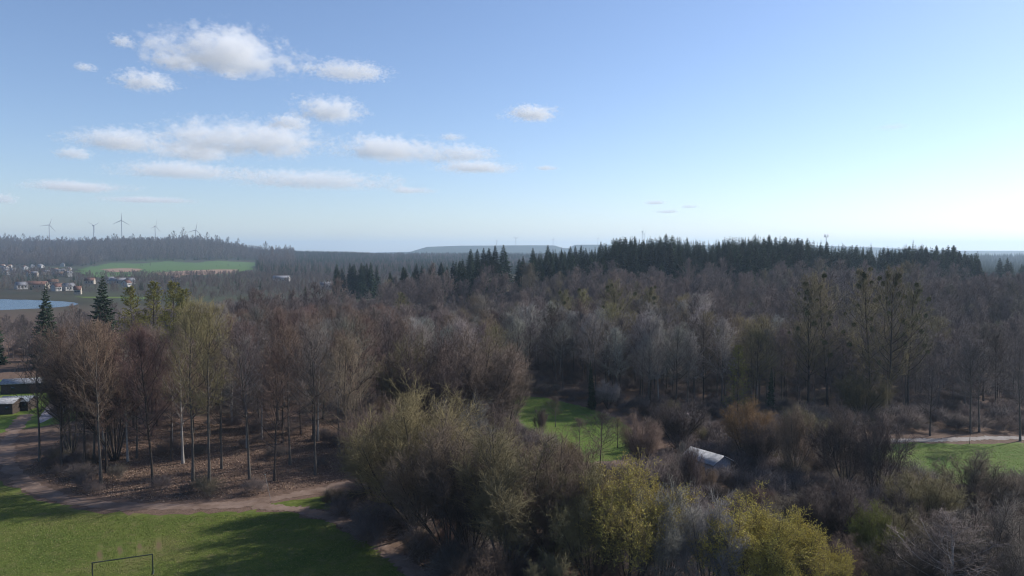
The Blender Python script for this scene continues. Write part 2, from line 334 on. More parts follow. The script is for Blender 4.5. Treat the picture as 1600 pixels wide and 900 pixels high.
# a bare broadleaf tree, unit: metres. lv = twig richness
def bare_tree(seed, H, base=.38, spread=.24, stems=1, nl=26, nb=8, nw=7, nt=5, tw=1.0, up=.22, fan=22, leaf=0):
    g = np.random.default_rng(seed); Tk, Cr = MB(), MB()
    if stems == 1:
        K = 9; z = np.linspace(0, H*.93, K); w = np.cumsum(g.normal(0, .006*H, (K, 2)), 0)*np.linspace(0, 1, K)[:, None]
        par = np.concatenate([w, z[:, None]], 1)[None]; rt = np.linspace(.0085*H, .0012*H, K)[None]; rt[0, 0] *= 1.45
        tube(Tk, par, rt, 7)
        prof = lambda t: np.sin(np.clip((t - base)/(1 - base), 0, 1)**.75*2.6 + .45)*.85 + .15
        limb, idx, t, ln = grow(g, par, nl, base, .99, lambda t: R(62) - R(38)*np.clip((t-base)/(1-base), 0, 1), R(9), lambda t, i: spread*H*prof(t), up, 6, .10)
        r0 = np.clip(.50*np.interp(t, np.linspace(0, 1, K), rt[0]), .035, .14); tube(Tk, limb, radii(r0, np.full(len(r0), .018), 6), 4)
        limb = np.concatenate([limb, np.stack([sample(par, np.array([q]))[0] for q in np.linspace(.8, .999, 6)], 1)])
    else:
        K = 7; a = np.arange(stems)*2.4 + g.uniform(0, 1, stems); an = R(fan)*np.sqrt((np.arange(stems)+.4)/stems)*g.uniform(.8, 1.2, stems) + R(3)
        d = np.stack([np.cos(a)*np.sin(an), np.sin(a)*np.sin(an), np.cos(an)], 1); p = np.stack([np.cos(a), np.sin(a), 0*a], 1)*g.uniform(.05, .022*H + .1, stems)[:, None]
        L = H*(1 - .25*(an/R(fan + 4))**2)*g.uniform(.85, 1.03, stems); pts = [p]
        for k in range(K - 1):
            p = p + d*(L/(K-1))[:, None]; pts.append(p); d = unit(d + g.normal(0, .085, d.shape) + np.array([0, 0, .05]))
        limb = np.stack(pts, 1); r0 = g.uniform(.005, .0095, stems)*H; tube(Tk, limb, radii(r0, np.full(stems, .012), K), 5)
        l2, idx, t, ln = grow(g, limb, 6, .22, .82, R(23), R(7), lambda t, i: .42*H*(1 - .72*t), up*1.2, 5, .08)
        tube(Tk, l2, radii(np.clip(.5*r0[idx]*(1 - t), .018, 1), np.full(len(t), .01), 5), 4); limb = np.concatenate([limb[:, -5:], l2])
    k = limb.shape[1]; ll = np.linalg.norm(limb[:, -1] - limb[:, 0], axis=1)
    br, bi, t, bl = grow(g, limb, nb, .15 if stems == 1 else .1, 1., R(40), R(11), lambda t, i: np.clip(.50*ll[i]*(1 - .55*t), .9, 3.2), up, 4)
    tube(Cr, br, radii(np.full(len(br), .022*tw), np.full(len(br), .010*tw), 4), 3)
    tg, ti, t, tl = grow(g, br, nw, .12, 1., R(38), R(12), lambda t, i: np.clip(.62*bl[i]*(1 - .5*t), .5, 1.6), up*.9, 3)
    if nt:
        tube(Cr, tg, radii(np.full(len(tg), .0095*tw), np.full(len(tg), .005*tw), 3), 3)
        fl, fi, t, f_l = grow(g, tg, nt, .15, 1., R(34), R(14), lambda t, i: np.clip(.5*tl[i], .3, .8), .1, 2)
        spikes(Cr, fl[:, 0], fl[:, 1], .0085*tw)
    else: fl = tg; spikes(Cr, tg[:, 0], tg[:, -1], .02*tw)
    Lf = None
    if leaf:
        Lf = MB(); n = int(len(fl)*leaf); q = g.integers(0, len(fl), n); f = g.uniform(.2, 1, n)[:, None]
        leafs(Lf, fl[q, 0]*(1-f) + fl[q, -1]*f, unit(fl[q, -1] - fl[q, 0]) + g.normal(0, .5, (n, 3)), g.uniform(.06, .115, n), g.uniform(.016, .028, n), g)
    return Tk, Cr, Lf, br, limb
def spruce(seed, H, Rb, whorls=26, nb=8, ns=9, low=.06, thick=1., sharp=.9):
    g = np.random.default_rng(seed); Tk, Cr = MB(), MB()
    K = 6; z = np.linspace(0, H, K); par = np.stack([g.normal(0, .02, K), g.normal(0, .02, K), z], 1)[None]; tube(Tk, par, np.linspace(.011*H, .01, K)[None], 6)
    zz = np.repeat(np.linspace(low, .985, whorls), nb) + g.normal(0, .008, whorls*nb); zz = np.clip(zz, low, .99); n = len(zz)
    a = np.tile(np.arange(nb)*2*math.pi/nb, whorls) + np.repeat(np.arange(whorls)*.9, nb) + g.normal(0, .22, n)
    L = (Rb*(1 - zz)**sharp + .18)*g.uniform(.62, 1.15, n); dr = np.interp(zz, [0, .5, 1], [-.30, -.12, .45]) + g.normal(0, .07, n)
    out = np.stack([np.cos(a), np.sin(a), 0*a], 1); p0 = np.stack([0*a, 0*a, zz*H], 1)
    p1 = p0 + out*(L*.55)[:, None] + np.stack([0*a, 0*a, dr*L*.6], 1); p2 = p0 + out*L[:, None] + np.stack([0*a, 0*a, dr*L*.75 + .06*L], 1)
    P = np.stack([p0, p1, p2], 1); spikes(Tk, p0, p2, .02 + .006*L)
    idx = np.repeat(np.arange(n), ns); k = np.tile(np.arange(ns), n); t = (k + g.uniform(0, 1, n*ns))/ns*.88 + .12
    c, d = sample(P[idx], t); side = np.cross(d, [0, 0, 1.]); side = unit(side)*np.where(k % 2 == 0, 1, -1)[:, None]
    v = unit(d*.75 + side*g.uniform(.5, 1.0, len(t))[:, None] + np.array([0, 0, -.28]) + g.normal(0, .22, (len(t), 3)))
    ln = L[idx]*np.clip(.58*(1.08 - t), .13, .5)*g.uniform(.7, 1.25, len(t)) + np.clip(.05*L[idx], .03, .16)*thick
    leafs(Cr, c, v, ln, ln*.17*thick + .04, g)
    leafs(Cr, c - np.array([0, 0, .02]), unit(v*.6 + np.array([0, 0, -.7])), ln*.62, ln*.12*thick + .035, g)
    leafs(Cr, np.array([[0, 0, H*.97]]*5), g.normal(0, .25, (5, 3)) + np.array([0, 0, 1.]), H*.04, .05, g)
    return Tk, Cr
def larch(seed, H, Rb):
    g = np.random.default_rng(seed); Tk, Cr, Lf = MB(), MB(), MB()
    K = 7; z = np.linspace(0, H, K); par = np.stack([g.normal(0, .1, K), g.normal(0, .1, K), z], 1)[None]; par[0, 0, :2] = 0
    tube(Tk, par, np.linspace(.010*H, .01, K)[None], 6)
    limb, i, t, ln = grow(g, par, 110, .18, .985, lambda t: R(95) - R(40)*t, R(9), lambda t, i: Rb*(1.04 - t)**.75 + .3, .02, 5, .08)
    tube(Tk, limb, radii(np.full(len(t), .03), np.full(len(t), .008), 5), 3)
    br, bi, t2, bl = grow(g, limb, 9, .15, 1., R(55), R(14), lambda t, i: np.clip(.42*ln[i]*(1.1 - t), .3, 1.4), -.03, 3)
    tube(Cr, br, radii(np.full(len(br), .010), np.full(len(br), .005), 3), 3)
    n = len(br)*16; q = g.integers(0, len(br), n); c, d = sample(br[q], g.uniform(.05, 1, n))
    leafs(Lf, c, d + g.normal(0, .9, (n, 3)), g.uniform(.14, .26, n), g.uniform(.03, .05, n), g); return Tk, Cr, Lf

# ------------------------------------------------------------------ prototypes (meshes shared by all copies)
PROTO = {}
def reg(kind, Tk, Cr, bark=BARK, crown=TW, Lf=None, leafm=None, h=1.):
    h = float(np.quantile(np.concatenate(Cr.v)[:, 2], .985 if kind in ('bushy', 'willow') else .998))
    PROTO.setdefault(kind, []).append((Tk.mesh(kind + '_trunk', bark, True), Cr.mesh(kind + '_crown', crown), Lf.mesh(kind + '_leaves', leafm) if Lf else None, h))
for s in range(5):
    Tk, Cr, _, br, _ = bare_tree(100 + s, 24, base=(.30, .36, .26, .40, .28)[s], spread=(.33, .30, .36, .28, .34)[s], nl=(32, 30, 30, 28, 34)[s], nb=9, nw=6, nt=4, tw=1.35, up=.17)
    reg('tall', Tk, Cr, (BARK, BARKG, BARK, BARKG, BARKD)[s], h=24)
for s in range(2):
    Tk, Cr, _, br, _ = bare_tree(130 + s, 22, base=.30, spread=.27, nl=28, nb=8, nw=6, nt=5, tw=1.35, up=.18); reg('pale', Tk, Cr, BARKW, h=22)
for s in range(3):
    Tk, Cr, _, _, _ = bare_tree(150 + s, 12, stems=(13, 10, 16)[s], fan=(27, 21, 30)[s], nb=10, nw=7, nt=5, tw=1.05, up=.17); reg('bushy', Tk, Cr, (BARK, BARKG, BARKD)[s], h=12)
for s in range(2):
    Tk, Cr, Lf, _, _ = bare_tree(170 + s, 11, stems=12, fan=26, nb=8, nw=6, nt=4, tw=.95, up=.2, leaf=(7.5, 4.0)[s]); reg('willow', Tk, Cr, BARK, TW, Lf, LEAFY, h=11)
for s in range(2):
    Tk, Cr, _, _, _ = bare_tree(190 + s, 4, stems=14, fan=48, nb=5, nw=5, nt=4, tw=.8, up=.12); reg('shrub', Tk, Cr, BARK, h=4)
for s in range(2):
    Tk, Cr, _, br, _ = bare_tree(210 + s, 30, base=.22, spread=.27, nl=38, nb=8, nw=6, nt=4, tw=1.8, up=.22); reg('poplar', Tk, Cr, BARKD, h=30); PROTO['poplar'][-1] += (br[:, 2],)
for s in range(3):
    Tk, Cr = spruce(230 + s, 22, (4.6, 4.4, 4.0)[s], whorls=(30, 32, 30)[s], nb=9, ns=10, low=(.04, .08, .16)[s], sharp=(.85, .8, .7)[s]); reg('spruce', Tk, Cr, BARKD, NEEDLE, h=22)
for s in range(1):
    Tk, Cr, Lf = larch(250 + s, 24, 4.6); reg('larch', Tk, Cr, BARK, TW, Lf, LEAFY, h=24)
g = np.random.default_rng(77); B = MB(); n = 420
d = unit(g.normal(0, 1, (n, 3))); leafs(B, d*g.uniform(.1, .75, n)[:, None], d + g.normal(0, .5, (n, 3)), .34, .07, g); MISTME = B.mesh('mistletoe', MIST)
# coarse forms for woods beyond the countable trees
def coarse(name, m, seeds, fn):
    c = bpy.data.collections.new(name)
    for s in seeds:
        B = fn(s); o = bpy.data.objects.new('%s_%02d' % (name, s), B.mesh(name, m)); c.objects.link(o)
    return c
def c_bare(s):
    Tk, Cr, _, _, _ = bare_tree(300 + s, 20, base=.25, spread=.32, nl=22, nb=7, nw=7, nt=2, tw=2.4, up=.17); Cr.v += Tk.v
    for f in Tk.f3: Cr.f3.append(f + Cr.n)
    for f in Tk.f4: Cr.f4.append(f + Cr.n)
    Cr.n += Tk.n; return Cr
def c_far(s):
    Tk, Cr, _, _, _ = bare_tree(320 + s, 16, base=.12, spread=.32, nl=16, nb=5, nw=5, nt=0, tw=4.5); return Cr
def c_spr(s): return spruce(340 + s, 20, 3.6, whorls=22, nb=7, ns=5, thick=1.7)[1]
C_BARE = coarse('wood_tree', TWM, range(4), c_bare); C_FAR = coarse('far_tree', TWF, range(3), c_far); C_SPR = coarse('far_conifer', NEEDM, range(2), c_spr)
def c_und(s):
    Tk, Cr, _, _, _ = bare_tree(360 + s, 1.6, stems=9, fan=60, nb=4, nw=4, nt=0, tw=.45, up=.05); return Cr
C_UND = coarse('undergrowth', TWM, range(2), c_und)

def mass(name, coll, P, sc, label, cat, g):
    n = len(P); me = bpy.data.meshes.new(name); me.vertices.add(n); me.vertices.foreach_set('co', np.asarray(P, np.float32).ravel())
    a = me.attributes.new('turn', 'FLOAT_VECTOR', 'POINT'); r = np.zeros((n, 3), np.float32); r[:, 2] = g.uniform(0, 6.28, n); r[:, :2] = g.normal(0, .03, (n, 2)); a.data.foreach_set('vector', r.ravel())
    a = me.attributes.new('size', 'FLOAT_VECTOR', 'POINT'); q = np.asarray(sc, np.float32)[:, None]*np.stack([g.uniform(.85, 1.25, n), g.uniform(.85, 1.25, n), np.ones(n)], 1); a.data.foreach_set('vector', q.astype(np.float32).ravel())
    a = me.attributes.new('pick', 'INT', 'POINT'); a.data.foreach_set('value', g.integers(0, 100, n).astype(np.int32))
    o = obj(name, me); tag(o, label, cat, kind='stuff')
    ng = bpy.data.node_groups.new(name, 'GeometryNodeTree'); ng.interface.new_socket('Geometry', in_out='INPUT', socket_type='NodeSocketGeometry'); ng.interface.new_socket('Geometry', in_out='OUTPUT', socket_type='NodeSocketGeometry')
    gi = N(ng, 'NodeGroupInput'); go = N(ng, 'NodeGroupOutput'); ci = N(ng, 'GeometryNodeCollectionInfo'); ci.inputs['Collection'].default_value = coll; ci.inputs['Separate Children'].default_value = True; ci.inputs['Reset Children'].default_value = True
    ip = N(ng, 'GeometryNodeInstanceOnPoints'); ip.inputs['Pick Instance'].default_value = True
    def na(nm, ty): k = N(ng, 'GeometryNodeInputNamedAttribute', data_type=ty); k.inputs['Name'].default_value = nm; return k.outputs['Attribute']
    er = N(ng, 'FunctionNodeEulerToRotation'); ng.links.new(na('turn', 'FLOAT_VECTOR'), er.inputs[0]); ng.links.new(er.outputs[0], ip.inputs['Rotation'])
    ng.links.new(na('size', 'FLOAT_VECTOR'), ip.inputs['Scale']); ng.links.new(na('pick', 'INT'), ip.inputs['Instance Index'])
    ng.links.new(gi.outputs[0], ip.inputs['Points']); ng.links.new(ci.outputs[0], ip.inputs['Instance']); ng.links.new(ip.outputs[0], go.inputs[0])
    md = o.modifiers.new('scatter', 'NODES'); md.node_group = ng; return o

# ------------------------------------------------------------------ placing trees
TINT = dict(red=(.160, .108, .088), brown=(.160, .120, .090), grey=(.150, .130, .116), purple=(.125, .101, .100), olive=(.195, .160, .084), pale=(.27, .25, .225), dark=(.080, .062, .054),
            yellow=(.52, .43, .095), lime=(.24, .26, .055), larch=(.20, .185, .052), rust=(.17, .10, .045), needle=(.040, .062, .036), needleb=(.034, .052, .038), gold=(.20, .170, .085))
TONE = dict(red='reddish', brown='brown', grey='grey', purple='purplish', pale='pale', dark='dark', olive='olive')
MARKS = [(-9999, 'by the camp huts at left'), (110, 'in front of the large lone spruce'), (215, 'around the yellow-green larches'), (345, 'right of the larches'), (450, 'below the lone spruce tip'), (540, 'before the dark spruce group'), (620, 'behind the large red-brown rounded tree'), (720, 'above the reddish rounded trees'), (800, 'above the left rim of the clearing'), (900, 'above the small spruce by the clearing'), (990, 'below the round mistletoe tree'), (1080, 'left of the rust-coloured larch'), (1160, 'right of the rust-coloured larch'), (1250, 'around the mistletoe pair'), (1340, 'around the three mistletoe poplars'), (1430, 'right of the mistletoe poplars'), (1520, 'at the right edge')]
def mark(px): return [m for a, m in MARKS if px >= a][-1]
NAMES = dict(tall='bare_tree', pale='bare_tree', bushy='bushy_tree', willow='willow', shrub='shrub', poplar='poplar', spruce='spruce_tree', larch='larch')
CATS = dict(tall='tree', pale='tree', bushy='tree', willow='willow', shrub='shrub', poplar='poplar', spruce='conifer', larch='larch')
def plant(kind, P, h, tint, label, group=None, v=None, wide=1., leaf=None, mist=0, lean=0):
    pr = PROTO[kind]; q = pr[(int(rng.integers(0, 99)) if v is None else v) % len(pr)]
    r = bpy.data.objects.new(NAMES[kind], None); COL.objects.link(r); r.empty_display_size = .5
    s = h/q[3]; ws = s**.6*wide if kind in ('tall', 'pale', 'poplar') else s*wide
    r.location = (float(P[0]), float(P[1]), float(P[2]) - .03); r.scale = (ws, ws, s); r.rotation_euler = (float(rng.normal(0, .02)), lean + float(rng.normal(0, .02)), float(rng.uniform(0, 6.28)))
    tag(r, label, CATS[kind], group)
    j = 1 + rng.normal(0, .16); c = tuple(np.clip(np.array(TINT[tint] if isinstance(tint, str) else tint)*j*(1 + rng.normal(0, .04, 3)), .01, .9))
    def part(nm, me, col=c):
        o = bpy.data.objects.new(nm, me); o.parent = r; o.color = (*col, 1); COL.objects.link(o); return o
    part('trunk', q[0]); part('crown', q[1])
    if q[2] is not None: part('leaves' if kind != 'larch' else 'needles', q[2], TINT[leaf or 'yellow'])
    if mist:
        pts = q[4]; pts = pts[pts[:, 2] > .35*q[3]]
        for k in rng.integers(0, len(pts), mist):
            o = part('mistletoe', MISTME); o.location = tuple(map(float, pts[k])); e = float(rng.uniform(.38, .8)); o.scale = (e/ws, e/ws, e/s)
    return r
# --- hand-placed trees: kind, base pixel, top row, tint, label, extras
def hp(kind, bx, by, ty, tint, label, group=None, **k):
    P = at(bx, by); return plant(kind, P, top_h(P, ty), tint, label, group, **k)
W = 'tall trees along the front of the left wood'
for (bx, by, ty, tint, v, lab) in [
  (62, 722, 520, 'purple', 1, 'slender bare tree at the far left, where the dirt path bends'),
  (97, 735, 505, 'red', 0, 'bare tree with dark trunk above the left bend of the path'),
  (133, 742, 500, 'red', 2, 'dark forked-looking bare tree, third from the left path bend'),
  (158, 757, 498, 'brown', 3, 'thin pale-trunked bare tree standing close to the path at left'),
  (240, 763, 500, 'red', 4, 'stout wide-crowned bare tree, thickest trunk beside the dirt path'),
  (302, 753, 462, 'olive', 1, 'left one of a pair of straight thin trunks in the wood edge'),
  (327, 755, 470, 'olive', 3, 'right one of a pair of straight thin trunks in the wood edge'),
  (390, 749, 500, 'grey', 3, 'single straight slim tree in the middle of the wood edge'),
  (429, 752, 540, 'red', 2, 'low-branching bare tree next to the thin grey pole'),
  (493, 743, 500, 'grey', 1, 'straight bare tree between the pole and the right end of the wood'),
  (540, 738, 520, 'brown', 0, 'dark thick bare tree at the right end of the leafy wood floor')]:
    hp('tall', bx, by, ty, tint, lab, W, v=v)
hp('pale', 386, 700, 520, 'pale', 'pale silvery tree spreading white branches in the left wood')
hp('pale', 497, 690, 505, 'pale', 'tall pale-barked tree rising from the middle of the left wood')
hp('pale', 345, 640, 470, 'pale', 'white-stemmed tree sticking up beside the yellow-green larches')
for (bx, by, ty, lab) in [(215, 640, 448, 'left larch of the yellow-green clump before the lake'), (240, 632, 440, 'tall yellow-green larch left of the middle of its clump'), (275, 640, 440, 'bright yellow-green larch in the middle of its clump'),
                          (300, 655, 452, 'yellow-green larch at the right side of its clump'), (325, 660, 490, 'lower yellow-green larch, rightmost of its clump')]:
    hp('larch', bx, by, ty, 'olive', lab, 'yellow-green larches before the lake', leaf='larch', wide=1.1)
hp('larch', 1152, 660, 540, 'rust', 'rust-and-green cone-shaped larch among grey trees right of centre', leaf='larch', wide=1.25)
for (bx, by, ty, wd, lab) in [(72, 575, 447, 1.0, 'dark spruce standing before the lake'), (163, 590, 432, 1.15, 'largest dark spruce, right of the lake'), (-7, 570, 452, .65, 'dark spruce cut by the left edge at the lake'),
                              (288, 560, 443, .8, 'dark spruce tip behind the larches'), (925, 640, 563, .55, 'small narrow dark spruce by the clearing'), (1203, 650, 575, .6, 'narrow dark conifer right of the rust-coloured larch'),
                              (478, 520, 447, .7, 'lone dark spruce tip above the red-brown wood')]:
    hp('spruce', bx, by, ty, 'needle', lab, v=0 if bx != 925 else 1, wide=wd)
# poplars full of mistletoe
for (bx, by, ty, m, lab) in [(1262, 640, 428, 7, 'left poplar of the mistletoe pair right of centre'), (1293, 636, 424, 9, 'right poplar of the mistletoe pair right of centre'), (1360, 640, 418, 9, 'left of three tall poplars hung with mistletoe'),
                             (1388, 655, 414, 11, 'tallest middle one of three poplars hung with mistletoe'), (1418, 640, 440, 8, 'right of three poplars hung with mistletoe'), (965, 590, 436, 8, 'poplar with yellowish top and mistletoe near the picture middle'),
                             (1015, 575, 447, 12, 'round-topped tree crowded with dark mistletoe balls'), (908, 570, 450, 8, 'ragged mistletoe tree left of the yellowish poplar'), (884, 560, 452, 6, 'thin leaning mistletoe tree, left of the ragged one'), (625, 520, 456, 8, 'small mistletoe tree at the top of the red-brown wood')]:
    hp('poplar', bx, by, ty, 'gold', lab, 'mistletoe trees', mist=int(m*2.3), wide=1.0 if bx > 1100 else 1.2)
# foreground right: willows, bushy trees, shrubs
F = [
 ('bushy', 650, 832, 618, 'olive', 'large rounded olive-brown tree beside the path fork', dict(v=0, wide=1.15)),
 ('bushy', 590, 795, 640, 'brown', 'bushy tree at the left side of the large olive-brown one', dict(v=2, wide=.9)),
 ('bushy', 725, 800, 640, 'grey', 'bushy tree close behind the right side of the large olive-brown one', dict(v=1)),
 ('bushy', 800, 905, 682, 'olive', 'tall many-stemmed fan-shaped tree at bottom centre', dict(v=1, wide=1.25)),
 ('bushy', 868, 900, 700, 'brown', 'many-stemmed tree leaning on the fan-shaped one at bottom centre', dict(v=0, wide=1.)),
 ('bushy', 735, 880, 700, 'dark', 'dark thicket tree between path and fan-shaped tree', dict(v=2, wide=.9)),
 ('willow', 925, 925, 745, 'olive', 'thin-leaved olive willow left of the golden one', dict(v=1, leaf='gold')),
 ('willow', 985, 925, 735, 'olive', 'golden-green willow at bottom, right of centre', dict(v=1, leaf='yellow', wide=1.1)),
 ('bushy', 1035, 940, 770, 'grey', 'grey-brown bushy tree right of the golden-green willow', dict(v=1)),
 ('bushy', 1100, 950, 790, 'pale', 'pale grey twiggy tree beside the yellow willow', dict(v=1)),
 ('willow', 1165, 950, 796, 'olive', 'bright yellow willow in leaf, left half of the pair', dict(v=0, leaf='yellow', wide=1.2)),
 ('willow', 1232, 960, 815, 'olive', 'bright yellow willow in leaf, right half of the pair', dict(v=0, leaf='yellow', wide=1.1)),
 ('willow', 1290, 985, 872, 'olive', 'low yellow willow cut by the bottom edge', dict(v=0, leaf='yellow', wide=1.1)),
 ('bushy', 1310, 872, 758, 'dark', 'dense dark reddish-brown rounded bush by the yellow willow', dict(v=2, wide=1.25)),
 ('willow', 1362, 905, 795, 'olive', 'lime-green leafing shrub right of the dark rounded bush', dict(v=0, leaf='lime', wide=.7)),
 ('pale', 1480, 1000, 805, 'grey', 'pale-branched spreading tree in the bottom right corner', dict(v=0, wide=1.9)),
 ('bushy', 1560, 985, 800, 'grey', 'grey twiggy tree at the right edge of the bottom corner', dict(v=0, wide=1.2)),
 ('bushy', 1420, 975, 850, 'dark', 'dark low tree left of the pale-branched corner tree', dict(v=2, wide=1.2)),
 ('bushy', 1525, 812, 712, 'brown', 'open fan-shaped tree standing before the right meadow', dict(v=1, wide=1.35)),
 ('bushy', 1592, 815, 745, 'brown', 'bushy tree at the right edge before the meadow', dict(v=0, wide=1.1)),
 ('bushy', 1440, 835, 742, 'olive', 'dense grey-green thicket before the left end of the meadow', dict(v=2, wide=1.25)),
 ('bushy', 1400, 850, 770, 'dark', 'dark thicket at the foot of the grey-green one', dict(v=2)),
 ('bushy', 1320, 768, 645, 'dark', 'dark many-stemmed tree left of the meadow', dict(v=1, wide=1.15)),
 ('bushy', 1368, 790, 655, 'dark', 'dark upright tree next to the meadow, tallest of its thicket', dict(v=1, wide=.8)),
 ('bushy', 1240, 755, 640, 'brown', 'slender bushy tree above the dark parked car', dict(v=1, wide=.8)),
 ('bushy', 1190, 735, 660, 'dark', 'dark bushy tree right of the pale shed', dict(v=2, wide=1.)),
 ('bushy', 1165, 720, 632, 'rust', 'reddish rounded bush crown behind the pale shed', dict(v=0, wide=1.1)),
 ('bushy', 1080, 790, 700, 'dark', 'dark bare tree in front of the left end of the pale shed', dict(v=1, wide=.6)),
 ('bushy', 1122, 800, 757, 'dark', 'small dark tree below the pale shed', dict(v=0, wide=.9)),
 ('bushy', 1002, 735, 655, 'brown', 'brown bush right of the bare earth by the clearing', dict(v=2, wide=1.)),
 ('bushy', 1060, 700, 630, 'dark', 'dark spreading thicket behind the bare earth', dict(v=2, wide=1.3)),
 ('tall', 938, 735, 640, 'dark', 'small open bare tree at the lower edge of the clearing', dict(v=2, wide=1.1)),
 ('bushy', 845, 685, 640, 'dark', 'small pollarded-looking tree on the left of the clearing', dict(v=1, wide=.8)),
 ('bushy', 950, 640, 598, 'pale', 'pale blossoming bush at the top of the clearing', dict(v=2, wide=1.2)),
 ('bushy', 690, 700, 536, (.135, .096, .084), 'large dark red-brown rounded tree left of the clearing', dict(v=0, wide=1.15)),
 ('bushy', 750, 690, 530, (.15, .103, .09), 'tall reddish rounded tree just left of the clearing', dict(v=2, wide=1.1)),
 ('bushy', 640, 680, 540, 'olive', 'olive-tipped rounded tree behind the large olive-brown one', dict(v=1, wide=1.)),
 ('bushy', 790, 690, 560, 'brown', 'slim brown tree overhanging the left rim of the clearing', dict(v=1, wide=.8)),
 ('tall', 1453, 681, 555, 'grey', 'single dark-trunked tree beside the gravel path', dict(v=0, wide=.9)),
 ('tall', 1516, 677, 520, 'purple', 'left of two tall thin trees behind the gravel path', dict(v=1)),
 ('tall', 1530, 676, 530, 'purple', 'right of two tall thin trees behind the gravel path', dict(v=3)),
 ('tall', 1594, 690, 540, 'purple', 'tall thin tree at the right edge by the gravel path', dict(v=3)),
 ('bushy', 1345, 660, 585, 'olive', 'rounded mossy-green bush left of the gravel path', dict(v=2, wide=1.2)),
 ('bushy', 1250, 705, 640, 'gold', 'light brown rounded bush among dark trees', dict(v=0, wide=1.1)),
]
F += [('bushy', 700, 868, 668, 'brown', 'tall rounded tree between the large olive-brown and fan-shaped ones', dict(v=0, wide=1.)), ('bushy', 888, 752, 690, 'olive', 'olive bush just below the clearing', dict(v=0, wide=1.)), ('bushy', 760, 760, 640, 'dark', 'dark rounded tree behind the fan-shaped tree', dict(v=2, wide=1.)), ('bushy', 905, 880, 728, 'olive', 'olive upright tree between fan-shaped tree and golden-green willow', dict(v=1, wide=1.)),
      ('tall', 905, 706, 652, 'brown', 'small bushy tree standing in the middle of the clearing', dict(v=1, wide=.9)), ('tall', 868, 668, 618, 'dark', 'small dark tree at the upper left of the clearing', dict(v=1, wide=.8)), ('tall', 965, 700, 650, 'olive', 'olive bush at the right rim of the clearing', dict(v=2, wide=.9)),
      ('tall', 1068, 770, 690, 'grey', 'thin grey bare tree standing left of the pale shed roof', dict(v=2, wide=.6))]
for kind, bx, by, ty, tint, lab, k in F: hp(kind, bx, by, ty, tint, lab, **k)
for (bx, by, h, tint, lab) in [(520, 790, 2.6, 'dark', 'dark brush at the grass tip of the path fork'), (560, 800, 3.2, 'dark', 'dark brush beside the path fork, nearer the trees'), (600, 835, 3.0, 'dark', 'dark brush along the lower path'), (655, 872, 3.2, 'brown', 'brown brush at the lower path near the bottom'),
   (700, 895, 3.0, 'dark', 'low dark brush at the bottom by the path'), (1040, 750, 2.6, 'olive', 'green-brown shrub left of the pale shed'), (1050, 742, 2.2, 'dark', 'dark green shrub left of the pale shed wall'), (975, 760, 3.2, 'gold', 'golden shrub below the bare earth'), (1010, 775, 3.4, 'brown', 'brown shrub above the golden-green willow'),
   (1150, 770, 3., 'brown', 'shrub between pale shed and dark car'), (1190, 800, 3.4, 'brown', 'shrub above the yellow willow'), (1270, 790, 3, 'red', 'reddish shrub right of the dark car'), (1480, 790, 3., 'olive', 'shrub at the rim of the right meadow'), (1410, 760, 3., 'dark', 'dark shrub at the left end of the meadow'), (1172, 712, 1.8, 'gold', 'small tan shrub right of the pale shed')]:
    P = at(bx, by); plant('shrub', P, h, tint, lab, wide=1.25)

for (bx, by, ty, tint, v, lab) in [(112, 715, 530, 'brown', 1, 'many-stemmed tree filling the left end of the wood'), (180, 720, 520, 'dark', 0, 'dark many-stemmed tree left of the stout wide-crowned one')]:
    hp('bushy', bx, by, ty, tint, lab, v=v, wide=.72)
# low filling of the thicket at the bottom
fx, fy = np.meshgrid(np.arange(-40, 125, 6.3), np.arange(66, 150, 6.3)); fx = fx.ravel() + rng.uniform(-2.6, 2.6, fx.size); fy = fy.ravel() + rng.uniform(-2.6, 2.6, fy.size); fb, fv = project(fx, fy, 0*fx)
ok = ((inpoly(fb, fv, [(570, 770), (620, 750), (760, 740), (900, 752), (1060, 752), (1130, 755), (1200, 700), (1330, 705), (1350, 745), (1450, 762), (1560, 772), (1680, 800), (1750, 1000), (740, 1000), (640, 850)])) | inpoly(fb, fv, [(560, 650), (770, 645), (800, 700), (900, 735), (740, 760), (600, 740)]) | inpoly(fb, fv, [(1000, 655), (1330, 655), (1330, 700), (1180, 700), (1060, 712), (1010, 690)])) & ~inpoly(fb, fv, [(1070, 700), (1140, 700), (1140, 770), (1060, 770)]) & ~inpoly(fb, fv, [(1195, 765), (1275, 765), (1275, 830), (1195, 830)])
for x, y, b_, v_ in zip(fx[ok], fy[ok], fb[ok], fv[ok]):
    if rng.uniform() < .42: continue
    lo = v_ > 820 or b_ < 900; tint = rng.choice(['brown', 'dark', 'olive', 'dark', 'brown', 'red'])
    near = [m for a, m in [(-9999, 'between path and large olive-brown tree'), (700, 'at the foot of the fan-shaped tree'), (880, 'under the golden-green willow'), (1060, 'round the pale grey twiggy tree'), (1150, 'among the yellow willows'), (1290, 'round the dark rounded bush'), (1400, 'round the pale-branched corner tree')] if b_ >= a][-1] if lo else [m for a, m in [(-9999, 'left of the clearing'), (950, 'left of the pale shed'), (1110, 'right of the pale shed'), (1200, 'near the parked cars'), (1300, 'left of the right meadow')] if b_ >= a][-1]
    lab, grp = 'low %s bush %s' % (TONE[tint], near), 'low bushes ' + near
    plant('bushy', (x, y, 0), rng.uniform(3.5, 6.5) if lo else rng.uniform(2.6, 4.6), tint, lab, grp, wide=rng.uniform(1.0, 1.35))

